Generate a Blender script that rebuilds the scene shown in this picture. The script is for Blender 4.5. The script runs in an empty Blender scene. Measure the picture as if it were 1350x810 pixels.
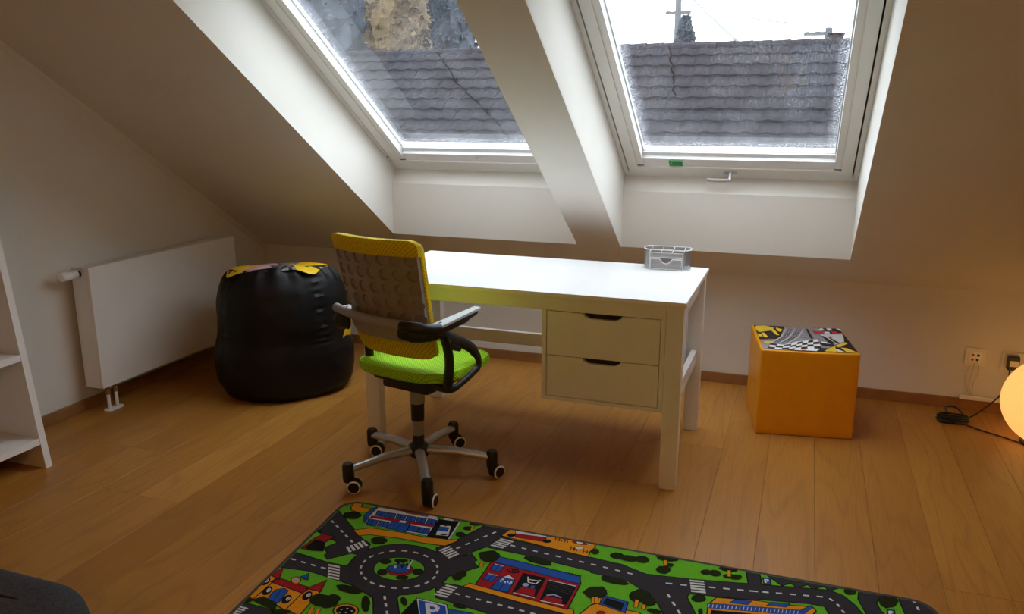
import bpy, bmesh, math, random
from mathutils import Vector, Matrix
PI = math.pi
R = math.radians
random.seed(7)
C = bpy.context.scene.collection
SC = bpy.context.scene

# ---------------------------------------------------------------- camera
cam_d = bpy.data.cameras.new('camera')
cam = bpy.data.objects.new('camera', cam_d)
C.objects.link(cam)
cam_d.sensor_width = 36.0
cam_d.lens = 1070.25 / 1350 * 36.0
cam_d.clip_end = 300
yaw, pitch, roll = R(19.8138), R(13.8811), R(-0.0237)
fw = Vector((-math.sin(yaw) * math.cos(pitch), math.cos(yaw) * math.cos(pitch), -math.sin(pitch)))
rt = Vector((math.cos(yaw), math.sin(yaw), 0))
up = rt.cross(fw)
rt2 = math.cos(roll) * rt + math.sin(roll) * up
up2 = -math.sin(roll) * rt + math.cos(roll) * up
M = Matrix((rt2, up2, -fw)).transposed().to_4x4()
M.translation = Vector((3.24082, -4.29362, 1.44516))
cam.matrix_world = M
SC.camera = cam

# ---------------------------------------------------------------- sky and exposure
w = bpy.data.worlds.new('overcast_sky')
SC.world = w
w.use_nodes = True
nt = w.node_tree
bg = nt.nodes['Background']
tc = nt.nodes.new('ShaderNodeTexCoord')
sx = nt.nodes.new('ShaderNodeSeparateXYZ')
cr = nt.nodes.new('ShaderNodeValToRGB')
nz = nt.nodes.new('ShaderNodeTexNoise')
nz.inputs['Scale'].default_value = 2.0
nz.inputs['Detail'].default_value = 3
mx = nt.nodes.new('ShaderNodeMix'); mx.data_type = 'RGBA'; mx.blend_type = 'MULTIPLY'
mx.inputs[0].default_value = 0.2
nt.links.new(tc.outputs['Generated'], sx.inputs[0])
nt.links.new(sx.outputs['Z'], cr.inputs[0])
cr.color_ramp.elements[0].position = 0.0; cr.color_ramp.elements[0].color = (0.30, 0.30, 0.30, 1)
cr.color_ramp.elements[1].position = 0.06; cr.color_ramp.elements[1].color = (0.80, 0.86, 0.94, 1)
e = cr.color_ramp.elements.new(1.0); e.color = (0.90, 0.96, 1.04, 1)
nt.links.new(tc.outputs['Generated'], nz.inputs['Vector'])
nt.links.new(cr.outputs[0], mx.inputs[6]); nt.links.new(nz.outputs['Fac'], mx.inputs[7])
nt.links.new(mx.outputs[2], bg.inputs['Color'])
bg.inputs['Strength'].default_value = 5.5
SC.view_settings.view_transform = 'Standard'
SC.view_settings.look = 'None'
SC.view_settings.gamma = 1
SC.view_settings.use_curve_mapping = False
SC.view_settings.exposure = 0.15
LAMP_GLOBE = 0.85      # the lit globe on the floor
ROOM_LAMP = 64.0       # ceiling lamp behind the camera

# ---------------------------------------------------------------- materials
def setin(n, k, v):
    if k in n.inputs: n.inputs[k].default_value = v
class Mat:
    def __init__(s, name, col=(.8, .8, .8), rough=.5, metal=0.0, spec=.5):
        s.m = bpy.data.materials.new(name); s.m.use_nodes = True
        s.t = s.m.node_tree; s.b = s.t.nodes['Principled BSDF']
        s.b.inputs['Base Color'].default_value = (*col, 1)
        s.b.inputs['Roughness'].default_value = rough
        s.b.inputs['Metallic'].default_value = metal
        setin(s.b, 'Specular IOR Level', spec)
    def n(s, typ, **kw):
        x = s.t.nodes.new(typ)
        for k, v in kw.items():
            if hasattr(x, k): setattr(x, k, v)
            else: x.inputs[k.replace('_', ' ')].default_value = v
        return x
    def l(s, a, b): s.t.links.new(a, b)
    def co(s, kind='Object', scale=(1, 1, 1), rot=(0, 0, 0)):
        c = s.n('ShaderNodeTexCoord'); mp = s.n('ShaderNodeMapping')
        mp.inputs['Scale'].default_value = scale; mp.inputs['Rotation'].default_value = rot
        s.l(c.outputs[kind], mp.inputs[0]); return mp.outputs[0]
    def noise(s, vec, scale, detail=3, rough=.5, dist=0):
        x = s.n('ShaderNodeTexNoise'); x.inputs['Scale'].default_value = scale; x.inputs['Detail'].default_value = detail
        x.inputs['Roughness'].default_value = rough; x.inputs['Distortion'].default_value = dist
        s.l(vec, x.inputs['Vector']); return x.outputs['Fac']
    def ramp(s, fac, stops):
        x = s.n('ShaderNodeValToRGB'); r = x.color_ramp
        while len(r.elements) < len(stops): r.elements.new(0.5)
        for e_, (p, c) in zip(r.elements, stops):
            e_.position = p; e_.color = (*c, 1) if not isinstance(c, float) else (c, c, c, 1)
        s.l(fac, x.inputs[0]); return x.outputs[0]
    def mix(s, fac, a, b, mode='MIX'):
        x = s.n('ShaderNodeMix'); x.data_type = 'RGBA'; x.blend_type = mode
        for i, v in ((0, fac), (6, a), (7, b)):
            if isinstance(v, (int, float)): x.inputs[i].default_value = v
            elif isinstance(v, tuple): x.inputs[i].default_value = (*v, 1)
            else: s.l(v, x.inputs[i])
        return x.outputs[2]
    def math(s, op, a, b=None):
        x = s.n('ShaderNodeMath'); x.operation = op
        for i, v in ((0, a), (1, b)):
            if v is None: continue
            if isinstance(v, (int, float)): x.inputs[i].default_value = v
            else: s.l(v, x.inputs[i])
        return x.outputs[0]
    def color(s, c): s.l(c, s.b.inputs['Base Color'])
    def bump(s, h, strength=.3, dist=.002):
        x = s.n('ShaderNodeBump'); x.inputs['Strength'].default_value = strength; x.inputs['Distance'].default_value = dist
        s.l(h, x.inputs['Height']); s.l(x.outputs[0], s.b.inputs['Normal'])

def simple(name, col, rough=.5, metal=0, var=.06, sc=30, bump=0, spec=.5):
    m = Mat(name, col, rough, metal, spec)
    v = m.co()
    f = m.noise(v, sc, 3)
    lo = tuple(c * (1 - var) for c in col); hi = tuple(min(1, c * (1 + var)) for c in col)
    m.color(m.ramp(f, [(.3, lo), (.7, hi)]))
    if bump: m.bump(m.noise(v, sc * 8, 2), bump, .001)
    return m.m

def plaster():
    m = Mat('wall_paint', (.72, .69, .64), .85, 0, .2)
    v = m.co('Object')
    m.color(m.ramp(m.noise(v, 2.5, 4), [(.3, (.74, .715, .66)), (.7, (.78, .755, .70))]))
    m.bump(m.noise(v, 260, 3, .6), .12, .0015)
    return m.m

def oak(name, skirting=False):
    m = Mat(name, (.5, .28, .1), .38, 0, .42)
    tcn = m.n('ShaderNodeTexCoord'); oi = m.n('ShaderNodeObjectInfo')
    addv = m.n('ShaderNodeVectorMath'); addv.operation = 'ADD'
    comb = m.n('ShaderNodeCombineXYZ')
    m.l(m.math('MULTIPLY', oi.outputs['Random'], 37.0), comb.inputs[0]); m.l(m.math('MULTIPLY', oi.outputs['Random'], 91.0), comb.inputs[1])
    m.l(tcn.outputs['Object'], addv.inputs[0]); m.l(comb.outputs[0], addv.inputs[1])
    mp = m.n('ShaderNodeMapping'); mp.inputs['Scale'].default_value = (1, .12, 1); m.l(addv.outputs[0], mp.inputs[0])
    if skirting: mp.inputs['Scale'].default_value = (.1, .1, 1)
    v = mp.outputs[0]
    # broad cathedral figure: contour lines of a slow noise stretched along the plank
    f = m.noise(v, 3.2, 2, .45, .5)
    rings = m.math('FRACT', m.math('MULTIPLY', f, 13.0))
    tri = m.math('ABSOLUTE', m.math('SUBTRACT', rings, .5))
    mp2 = m.n('ShaderNodeMapping'); mp2.inputs['Scale'].default_value = (1, .035, 1); m.l(addv.outputs[0], mp2.inputs[0])
    fine = m.noise(mp2.outputs[0], 150, 4, .6)
    base = m.ramp(oi.outputs['Random'], [(0, (.405, .172, .026)), (.35, (.455, .205, .033)), (.7, (.43, .188, .030)), (1, (.50, .235, .044))])
    tone = m.ramp(m.noise(v, 2.0, 3), [(.25, (.84, .80, .74)), (.75, (1.08, 1.08, 1.08))])
    c = m.mix(1.0, base, tone, 'MULTIPLY')
    c = m.mix(m.ramp(tri, [(0.0, .42), (.16, .0)]), c, (.27, .105, .022))
    c = m.mix(m.ramp(fine, [(.45, .0), (.70, .38)]), c, (.27, .11, .025))
    # sparse knots
    mp3 = m.n('ShaderNodeMapping'); mp3.inputs['Scale'].default_value = (1, .62, 1); m.l(addv.outputs[0], mp3.inputs[0])
    vo = m.n('ShaderNodeTexVoronoi'); vo.inputs['Scale'].default_value = 3.1
    m.l(mp3.outputs[0], vo.inputs['Vector'])
    sel = m.n('ShaderNodeSeparateColor'); m.l(vo.outputs['Color'], sel.inputs[0])
    near = m.ramp(m.math('ADD', vo.outputs['Distance'], m.math('MULTIPLY', m.noise(addv.outputs[0], 60, 2), .02)), [(.022, 1.0), (.055, 0.0)])
    kn = m.math('MULTIPLY', near, m.math('GREATER_THAN', sel.outputs[0], .80))
    c = m.mix(kn, c, (.09, .03, .012))
    m.color(c)
    m.l(m.ramp(fine, [(.3, .34), (.8, .5)]), m.b.inputs['Roughness'])
    m.bump(m.math('ADD', m.math('MULTIPLY', fine, .6), m.math('MULTIPLY', tri, .25)), .10, .0012)
    return m.m

def mesh_fabric(name, c1, c2, cell=260.0, rough=.75, trans=0.0):
    """knitted spacer mesh: dark holes in a bright net"""
    m = Mat(name, c1, rough, 0, .3)
    v = m.co('Object', (1, 1, 1))
    s = m.n('ShaderNodeSeparateXYZ'); m.l(v, s.inputs[0])
    vv = m.math('ADD', s.outputs[1], s.outputs[2])
    def saw(q): return m.math('ABSOLUTE', m.math('SUBTRACT', m.math('FRACT', m.math('MULTIPLY', q, cell)), .5))
    h = m.math('MAXIMUM', saw(m.math('ADD', s.outputs[0], vv)), saw(m.math('SUBTRACT', s.outputs[0], vv)))
    hole = m.ramp(h, [(.24, 1.0), (.36, 0.0)])
    m.color(m.mix(hole, c1, c2)); m.bump(h, .5, .002)
    if trans:
        tr = m.n('ShaderNodeBsdfTranslucent'); tr.inputs[0].default_value = (*c1, 1)
        ms = m.n('ShaderNodeMixShader'); ms.inputs[0].default_value = trans
        out = m.t.nodes['Material Output']
        m.l(m.b.outputs[0], ms.inputs[1]); m.l(tr.outputs[0], ms.inputs[2]); m.l(ms.outputs[0], out.inputs[0])
    return m.m

def glass(name, drops=0.0, haze=0.0, size=(1, 1)):
    m = Mat(name); t = m.t; t.nodes.remove(m.b); out = t.nodes['Material Output']
    tr = m.n('ShaderNodeBsdfTransparent'); tr.inputs[0].default_value = (.95, .97, .97, 1)
    gl = m.n('ShaderNodeBsdfGlossy'); gl.inputs['Roughness'].default_value = .01; gl.inputs[0].default_value = (1, 1, 1, 1)
    fr = m.n('ShaderNodeFresnel'); fr.inputs[0].default_value = 1.5
    ms = m.n('ShaderNodeMixShader'); m.l(fr.outputs[0], ms.inputs[0]); m.l(tr.outputs[0], ms.inputs[1]); m.l(gl.outputs[0], ms.inputs[2])
    res = ms.outputs[0]
    if drops:
        v = m.co('Object')
        tl = m.n('ShaderNodeBsdfTranslucent'); tl.inputs[0].default_value = (.93, .95, 1, 1)
        dens = m.noise(v, 4.5, 3, .6)
        vo = m.n('ShaderNodeTexVoronoi'); vo.inputs['Scale'].default_value = 190
        mpn = m.n('ShaderNodeMapping'); mpn.inputs['Scale'].default_value = (1, .7, 1); m.l(v, mpn.inputs[0]); m.l(mpn.outputs[0], vo.inputs['Vector'])
        thr = m.math('MULTIPLY', m.math('ADD', dens, .25), .42)
        dot = m.math('LESS_THAN', vo.outputs['Distance'], thr)
        sc = m.n('ShaderNodeSeparateColor'); m.l(vo.outputs['Color'], sc.inputs[0])
        bright = m.math('MULTIPLY', m.math('GREATER_THAN', sc.outputs[0], .35), dot)
        # vertical runs of water
        mp2 = m.n('ShaderNodeMapping'); mp2.inputs['Scale'].default_value = (1, .06, 1); m.l(v, mp2.inputs[0])
        run = m.ramp(m.noise(mp2.outputs[0], 60, 3, .7, .6), [(.60, 0.0), (.72, .30)])
        grain = m.ramp(m.noise(v, 150, 3, .9), [(.40, .15), (.62, 1.0)])
        hz = m.math('MULTIPLY', m.math('MULTIPLY', m.ramp(dens, [(.25, .35), (.7, 1.0)]), grain), haze)
        f = m.math('ADD', m.math('MULTIPLY', bright, drops), m.math('ADD', hz, m.math('MULTIPLY', run, drops)))
        # water gathers along the side and bottom edges of the pane
        sp = m.n('ShaderNodeSeparateXYZ'); tg = m.n('ShaderNodeTexCoord'); m.l(tg.outputs['Generated'], sp.inputs[0])
        ex = m.math('ABSOLUTE', m.math('SUBTRACT', sp.outputs[0], .5))
        edge = m.math('ADD', m.ramp(m.math('ADD', ex, m.math('MULTIPLY', dens, .05)), [(.47, 0.0), (.525, 1.0)]), m.ramp(m.math('SUBTRACT', sp.outputs[1], m.math('MULTIPLY', dens, .04)), [(-.0, .8), (.03, 0.0)]))
        speck = m.ramp(m.noise(v, 120, 3, .9), [(.50, 0.0), (.57, 1.0)])
        f = m.math('ADD', f, m.math('MULTIPLY', m.math('MULTIPLY', edge, speck), .34))
        speck2 = m.ramp(m.noise(v, 130, 3, .95), [(.56, 0.0), (.64, .15)])
        f = m.math('ADD', f, m.math('MULTIPLY', speck2, m.ramp(dens, [(.4, 0.0), (.6, 1.0)])))
        f = m.math('MINIMUM', f, .9)
        m2 = m.n('ShaderNodeMixShader'); m.l(f, m2.inputs[0]); m.l(res, m2.inputs[1]); m.l(tl.outputs[0], m2.inputs[2]); res = m2.outputs[0]
    m.l(res, out.inputs[0]); return m.m

def emis(name, col, strength):
    m = Mat(name, col, .35)
    m.b.inputs['Emission Color'].default_value = (*col, 1); m.b.inputs['Emission Strength'].default_value = strength
    return m.m

def wire_mesh(name):
    m = Mat(name, (.42, .43, .44), .35, .8); v = m.co('Object')
    s = m.n('ShaderNodeSeparateXYZ'); m.l(v, s.inputs[0])
    hz = m.math('ADD', s.outputs[0], s.outputs[1])
    a = m.math('GREATER_THAN', m.math('FRACT', m.math('MULTIPLY', m.math('ADD', hz, s.outputs[2]), 330)), .66)
    b = m.math('GREATER_THAN', m.math('FRACT', m.math('MULTIPLY', m.math('SUBTRACT', hz, s.outputs[2]), 330)), .66)
    al = m.math('MAXIMUM', a, b)
    m.l(al, m.b.inputs['Alpha']); return m.m

def rug_pile(name, col, rough=.95):
    m = Mat(name, col, rough, 0, .1); v = m.co('Object')
    f = m.noise(v, 420, 2, .8)
    m.color(m.ramp(f, [(.3, tuple(c * .72 for c in col)), (.7, tuple(c * 1.22 for c in col))]))
    m.bump(f, .5, .002); return m.m

MT = {}
MT['wall'] = plaster()
MT['oak'] = oak('oak_plank'); MT['skirt'] = simple('oak_skirting', (.30, .135, .045), .4, 0, .15, 12)
MT['white'] = simple('white_lacquer', (.83, .83, .82), .32, 0, .015, 6)
MT['desktop'] = simple('white_desk_top', (.86, .86, .86), .22, 0, .01, 6)
MT['frame'] = simple('window_white', (.78, .78, .74), .35, 0, .015, 6)
MT['alu'] = simple('pale_aluminium', (.86, .88, .90), .3, .15, .015, 6)
MT['black'] = simple('black_plastic', (.009, .009, .010), .45, 0, .1, 40)
MT['gasket'] = simple('black_gasket', (.01, .01, .01), .7)
MT['steel'] = simple('brushed_silver', (.50, .50, .50), .36, .65, .05, 60)
MT['silver'] = simple('silver_plastic', (.33, .32, .31), .42, .35, .04, 60)
MT['shell'] = simple('grey_back_shell', (.30, .27, .24), .42, .15, .05, 60)
MT['pad'] = simple('pale_grey_arm_pad', (.42, .45, .46), .5, 0, .04, 60)
MT['yellow'] = mesh_fabric('yellow_mesh', (.90, .73, .010), (.46, .33, .01), 88, .7, .25)
MT['lime'] = mesh_fabric('lime_mesh', (.42, .80, .012), (.16, .38, .01), 88, .75)
MT['leather'] = simple('black_faux_leather', (.004, .004, .0045), .5, 0, .2, 20, .25, .28)
MT['amber'] = simple('yellow_faux_leather', (.84, .345, .002), .42, 0, .04, 14, .12)
MT['sun'] = simple('sun_yellow_print', (.88, .56, .01), .45, 0, .05, 14); MT['pink'] = simple('pink_print', (.62, .33, .36), .6); MT['dred'] = simple('dark_red_print', (.25, .03, .06), .6)
MT['greyp'] = simple('grey_print', (.26, .24, .26), .5, 0, .25, 40); MT['lgrey'] = simple('light_grey_print', (.6, .6, .6), .5)
MT['blackp'] = simple('black_print', (.012, .012, .014), .5); MT['whitep'] = simple('white_print', (.8, .8, .78), .5)
MT['redp'] = simple('red_print', (.6, .02, .02), .5); MT['ochre'] = simple('ochre_print', (.75, .50, .03), .5); MT['orangep'] = simple('orange_print', (.55, .2, .04), .5)
MT['green'] = simple('green_sticker', (.01, .30, .07), .5)
MT['mesh'] = wire_mesh('wire_mesh'); MT['wire'] = simple('silver_wire', (.82, .83, .84), .35, .2)
MT['felt'] = simple('charcoal_felt', (.055, .055, .06), .95, 0, .25, 180, .5, .1)
MT['cream'] = simple('cream_plastic', (.80, .76, .66), .4, 0, .02); MT['brass'] = simple('dull_brass', (.35, .2, .1), .4, .7)
MT['cable'] = simple('black_cable', (.01, .01, .01), .45); MT['cablew'] = simple('pale_cable', (.5, .42, .33), .5)
MT['globe'] = emis('lit_opal_globe', (1.0, .54, .15), LAMP_GLOBE)
MT['pane_in'] = glass('inner_pane'); MT['pane_out1'] = glass('wet_outer_pane', .03, .026); MT['pane_out2'] = glass('wet_outer_pane_b', .03, .022)
MT['tile'] = simple('wet_clay_tile', (.0115, .0100, .014), .75, 0, .55, 4, .2, .15); MT['brick'] = simple('chimney_brick', (.05, .025, .022), .8, 0, .3, 20)
MT['dullblack'] = simple('dull_black_cable', (.004, .004, .004), 1, 0, .1, 30, 0, 0); MT['polewood'] = simple('haze_grey_pole', (.10, .10, .105), .9); MT['bark'] = simple('bark', (.06, .05, .045), .9, 0, .3, 9); MT['needles'] = simple('wet_needles', (.035, .045, .06), .8, 0, .4, 3)  # pole grey is lightened: haze put into its base colour
MT['autumn'] = simple('autumn_leaves', (.10, .065, .03), .8, 0, .3, 3); MT['plaster_out'] = simple('pale_render', (.6, .6, .6), .8)
MT['ground'] = simple('wet_ground', (.08, .09, .07), .9, 0, .3, .5)
RUGC = dict(g=(.125, .42, .020), r=(.038, .034, .040), k=(.010, .011, .010), o=(.70, .27, .012), w=(.62, .62, .60), b=(.022, .085, .36), d=(.33, .014, .018), t=(.018, .022, .006), l=(.30, .36, .52))

# ---------------------------------------------------------------- mesh helpers
def link(name, bm, mat, parent=None, smooth=False, loc=None):
    me = bpy.data.meshes.new(name); bm.normal_update(); bm.to_mesh(me); bm.free()
    for m_ in (mat if isinstance(mat, (list, tuple)) else [mat]): me.materials.append(m_)
    if smooth:
        for p in me.polygons: p.use_smooth = True
        try: me.set_sharp_from_angle(angle=R(38))
        except Exception: pass
    o = bpy.data.objects.new(name, me); C.objects.link(o)
    if parent: o.parent = parent
    if loc: o.location = loc
    return o
def thing(name, label, cat, loc=(0, 0, 0), rz=0, group=None):
    o = bpy.data.objects.new(name, None); C.objects.link(o); o.empty_display_size = .1
    o.location = loc; o.rotation_euler = (0, 0, rz); o['label'] = label; o['category'] = cat
    if group: o['group'] = group
    return o
def tag(o, label, cat, group=None):
    o['label'] = label; o['category'] = cat
    if group: o['group'] = group
    return o
def structure(o): o['kind'] = 'structure'; return o
def addbox(bm, a, b, bev=0, T=None, seg=2):
    (x0, y0, z0), (x1, y1, z1) = a, b
    vs = [bm.verts.new(p) for p in ((x0, y0, z0), (x1, y0, z0), (x1, y1, z0), (x0, y1, z0), (x0, y0, z1), (x1, y0, z1), (x1, y1, z1), (x0, y1, z1))]
    fs = [bm.faces.new([vs[i] for i in q]) for q in ((3, 2, 1, 0), (4, 5, 6, 7), (0, 1, 5, 4), (1, 2, 6, 5), (2, 3, 7, 6), (3, 0, 4, 7))]
    if bev:
        es = list({e for f in fs for e in f.edges})
        r = bmesh.ops.bevel(bm, geom=es, offset=bev, segments=seg, affect='EDGES', profile=.6)
        vs = list({v for f in r['faces'] for v in f.verts} | {v for v in vs if v.is_valid})
    if T: 
        for v in vs: v.co = T(v.co)
    return vs
def box(a, b, bev=0, T=None):
    bm = bmesh.new(); addbox(bm, a, b, bev, T); return bm
def addprism(bm, pts, fn0, fn1):
    """extrude 2-D polygon pts between fn0(p) and fn1(p)"""
    n = len(pts); A = [bm.verts.new(fn0(p)) for p in pts]; B = [bm.verts.new(fn1(p)) for p in pts]
    bm.faces.new(A[::-1]); bm.faces.new(B)
    for i in range(n): bm.faces.new((A[i], A[(i + 1) % n], B[(i + 1) % n], B[i]))
def addtube(bm, pts, r, n=10, flat=1.0, caps=True):
    P = [Vector(p) for p in pts]; rings = []; prev = None
    for i, p in enumerate(P):
        d = (P[min(i + 1, len(P) - 1)] - P[max(i - 1, 0)]).normalized()
        if prev is None:
            a = Vector((0, 0, 1)) if abs(d.z) < .9 else Vector((1, 0, 0)); u = d.cross(a).normalized()
        else: u = (prev - d * prev.dot(d)).normalized()
        prev = u; v = d.cross(u); rr = r[i] if isinstance(r, (list, tuple)) else r
        rings.append([bm.verts.new(p + u * math.cos(2 * PI * k / n) * rr * flat + v * math.sin(2 * PI * k / n) * rr) for k in range(n)])
    for a, b in zip(rings[:-1], rings[1:]):
        for k in range(n): bm.faces.new((a[k], a[(k + 1) % n], b[(k + 1) % n], b[k]))
    if caps: bm.faces.new(rings[0][::-1]); bm.faces.new(rings[-1])
def tube(pts, r, n=10, flat=1.0):
    bm = bmesh.new(); addtube(bm, pts, r, n, flat); bmesh.ops.recalc_face_normals(bm, faces=bm.faces); return bm
def addlathe(bm, prof, c=(0, 0, 0), n=24, axis='z'):
    rings = []
    for r, z in prof:
        ring = []
        for k in range(n):
            a = 2 * PI * k / n; p = (r * math.cos(a), r * math.sin(a), z)
            if axis == 'x': p = (z, p[0], p[1])
            if axis == 'y': p = (p[1], z, p[0])
            ring.append(bm.verts.new((c[0] + p[0], c[1] + p[1], c[2] + p[2])))
        rings.append(ring)
    for a, b in zip(rings[:-1], rings[1:]):
        for k in range(n): bm.faces.new((a[k], a[(k + 1) % n], b[(k + 1) % n], b[k]))
    bm.faces.new(rings[0][::-1]); bm.faces.new(rings[-1])
def lathe(prof, c=(0, 0, 0), n=24, axis='z'):
    bm = bmesh.new(); addlathe(bm, prof, c, n, axis); bmesh.ops.recalc_face_normals(bm, faces=bm.faces); return bm
def catmull(P, n=6):
    P = [Vector(p) for p in P]; Q = [P[0]] + P + [P[-1]]; out = []
    for i in range(1, len(Q) - 2):
        a, b, c, d = Q[i - 1:i + 3]
        for k in range(n):
            t = k / n; out.append(.5 * ((2 * b) + (c - a) * t + (2 * a - 5 * b + 4 * c - d) * t * t + (3 * b - a - 3 * c + d) * t ** 3))
    out.append(P[-1]); return out
def spow(c, e): return math.copysign(abs(c) ** e, c)

# ---------------------------------------------------------------- room numbers
H = .5945; TA = .6728; CA = 1 / math.hypot(1, TA); SA = TA * CA
def SL(x, s, o): # slope frame: along the wall, up the slope, outwards through the roof
    return Vector((x, -CA * s + SA * o, H + SA * s + CA * o))
LX, RX, BY = 0.0, 5.6, -6.8
FZ = 2.45; S_TOP = (FZ - H) / SA; Y_TOP = -CA * S_TOP
R1A, R1B, R2A, R2B = 1.062, 2.136, 2.371, 3.463
SB = .27; OB = .2366; SN = .432; OF = .325; OUT = .42   # reveal profile
ST = 2.25                                                  # top of the openings

# floor: subfloor + individual planks
floor = structure(link('floor', box((LX - .1, BY - .1, -.12), (RX + .1, .1, -.016)), MT['skirt']))
PW = .187; pl_mesh = {}
def plank(x0, y0, x1, y1):
    key = (round(x1 - x0, 3), round(y1 - y0, 3))
    if key not in pl_mesh:
        bm = bmesh.new(); w_, l_ = x1 - x0 - .0008, y1 - y0 - .0008; c_ = .0004
        lo = [bm.verts.new(p) for p in ((0, 0, -.0155), (w_, 0, -.0155), (w_, l_, -.0155), (0, l_, -.0155))]
        mi = [bm.verts.new(p) for p in ((0, 0, -c_), (w_, 0, -c_), (w_, l_, -c_), (0, l_, -c_))]
        hi = [bm.verts.new(p) for p in ((c_, c_, 0), (w_ - c_, c_, 0), (w_ - c_, l_ - c_, 0), (c_, l_ - c_, 0))]
        bm.faces.new(hi); bm.faces.new(lo[::-1])
        for A, B in ((lo, mi), (mi, hi)):
            for i in range(4): bm.faces.new((A[i], A[(i + 1) % 4], B[(i + 1) % 4], B[i]))
        me = bpy.data.meshes.new('plank'); bm.to_mesh(me); bm.free(); me.materials.append(MT['oak']); pl_mesh[key] = me
    o = bpy.data.objects.new('plank', pl_mesh[key]); C.objects.link(o); o.parent = floor; o.location = (x0, y0, 0)
rp = random.Random(11)
x = LX; row = 0
while x < RX - .01:
    x1 = min(x + PW, RX); y = 0 - rp.choice((.55, .9, 1.35, 1.75, 2.1)); top = 0.0
    while top > BY:
        y = max(y, BY)
        plank(x, y, x1, top); top = y; y = y - 2.2
    x = x1; row += 1

# walls
def poly_wall(name, pts, T, thick, mat=None):
    bm = bmesh.new(); addprism(bm, pts, lambda p: T(p, 0), lambda p: T(p, thick)); bmesh.ops.recalc_face_normals(bm, faces=bm.faces)
    return structure(link(name, bm, mat or MT['wall']))
side = [(0.12, -.02), (0.12, H), (0, H), (Y_TOP, FZ), (BY, FZ), (BY, -.02)]
side = [(0, -.02), (0, H), (Y_TOP, FZ), (BY, FZ), (BY, -.02)]
poly_wall('wall_left', side, lambda p, t: Vector((LX - t, p[0], p[1])), .12)
poly_wall('wall_right', side, lambda p, t: Vector((RX + t, p[0], p[1])), .12)
structure(link('wall_back', box((LX - .12, 0, -.02), (RX + .12, .12, H)), MT['wall']))
structure(link('wall_front', box((LX - .12, BY - .12, -.02), (RX + .12, BY, FZ + .02)), MT['wall']))
# sloping ceiling with the two openings
bm = bmesh.new()
def strip(x0, x1, prof): addprism(bm, prof, lambda p: SL(x0, *p), lambda p: SL(x1, *p))
full = [(0, 0), (S_TOP, 0), (S_TOP + .3, OUT), (-.28, OUT)]
strip(LX - .12, R1A, full); strip(R1B, R2A, full); strip(R2B, RX + .12, full)
bottom = [(0, 0), (SB, 0), (SN, OB), (SN, OF), (SN, OUT), (-.28, OUT)]
topp = [(ST, 0), (S_TOP, 0), (S_TOP + .3, OUT), (ST - .12, OUT), (ST - .12, OF), (ST - .12, .2)]
for a, b in ((R1A, R1B), (R2A, R2B)): strip(a, b, bottom); strip(a, b, topp)
bmesh.ops.recalc_face_normals(bm, faces=bm.faces)
ceil = structure(link('ceiling', bm, MT['wall']))
# flat part of the ceiling behind the camera
fc = link('flat_ceiling', box((LX - .12, BY - .12, FZ), (RX + .12, Y_TOP + .02, FZ + .12)), MT['wall'], ceil)
# raised board on the post between the windows, right of its crease
bm = bmesh.new(); addprism(bm, [(.05, 0.001), (.12, -.007), (S_TOP - .1, -.007), (S_TOP - .1, .001)], lambda p: SL(2.297, *p), lambda p: SL(R2A - .0005, *p))
bmesh.ops.recalc_face_normals(bm, faces=bm.faces); structure(link('trim_2', bm, MT['wall']))
# cove strip in the left crease
bm = bmesh.new(); addprism(bm, [(0, 0), (.022, 0), (.016, -.01), (0, -.024)], lambda p: SL(p[0], .012, p[1]), lambda p: SL(p[0], S_TOP, p[1]))
bmesh.ops.recalc_face_normals(bm, faces=bm.faces); structure(link('trim_1', bm, MT['wall']))
# baseboards
structure(link('baseboard_back', box((.014, -.014, 0), (RX - .014, 0, .055), .002), MT['skirt']))
structure(link('baseboard_left', box((0, BY, 0), (.014, 0, .055), .002), MT['skirt']))
structure(link('baseboard_right', box((RX - .014, BY, 0), (RX, 0, .055), .002), MT['skirt']))

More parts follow.
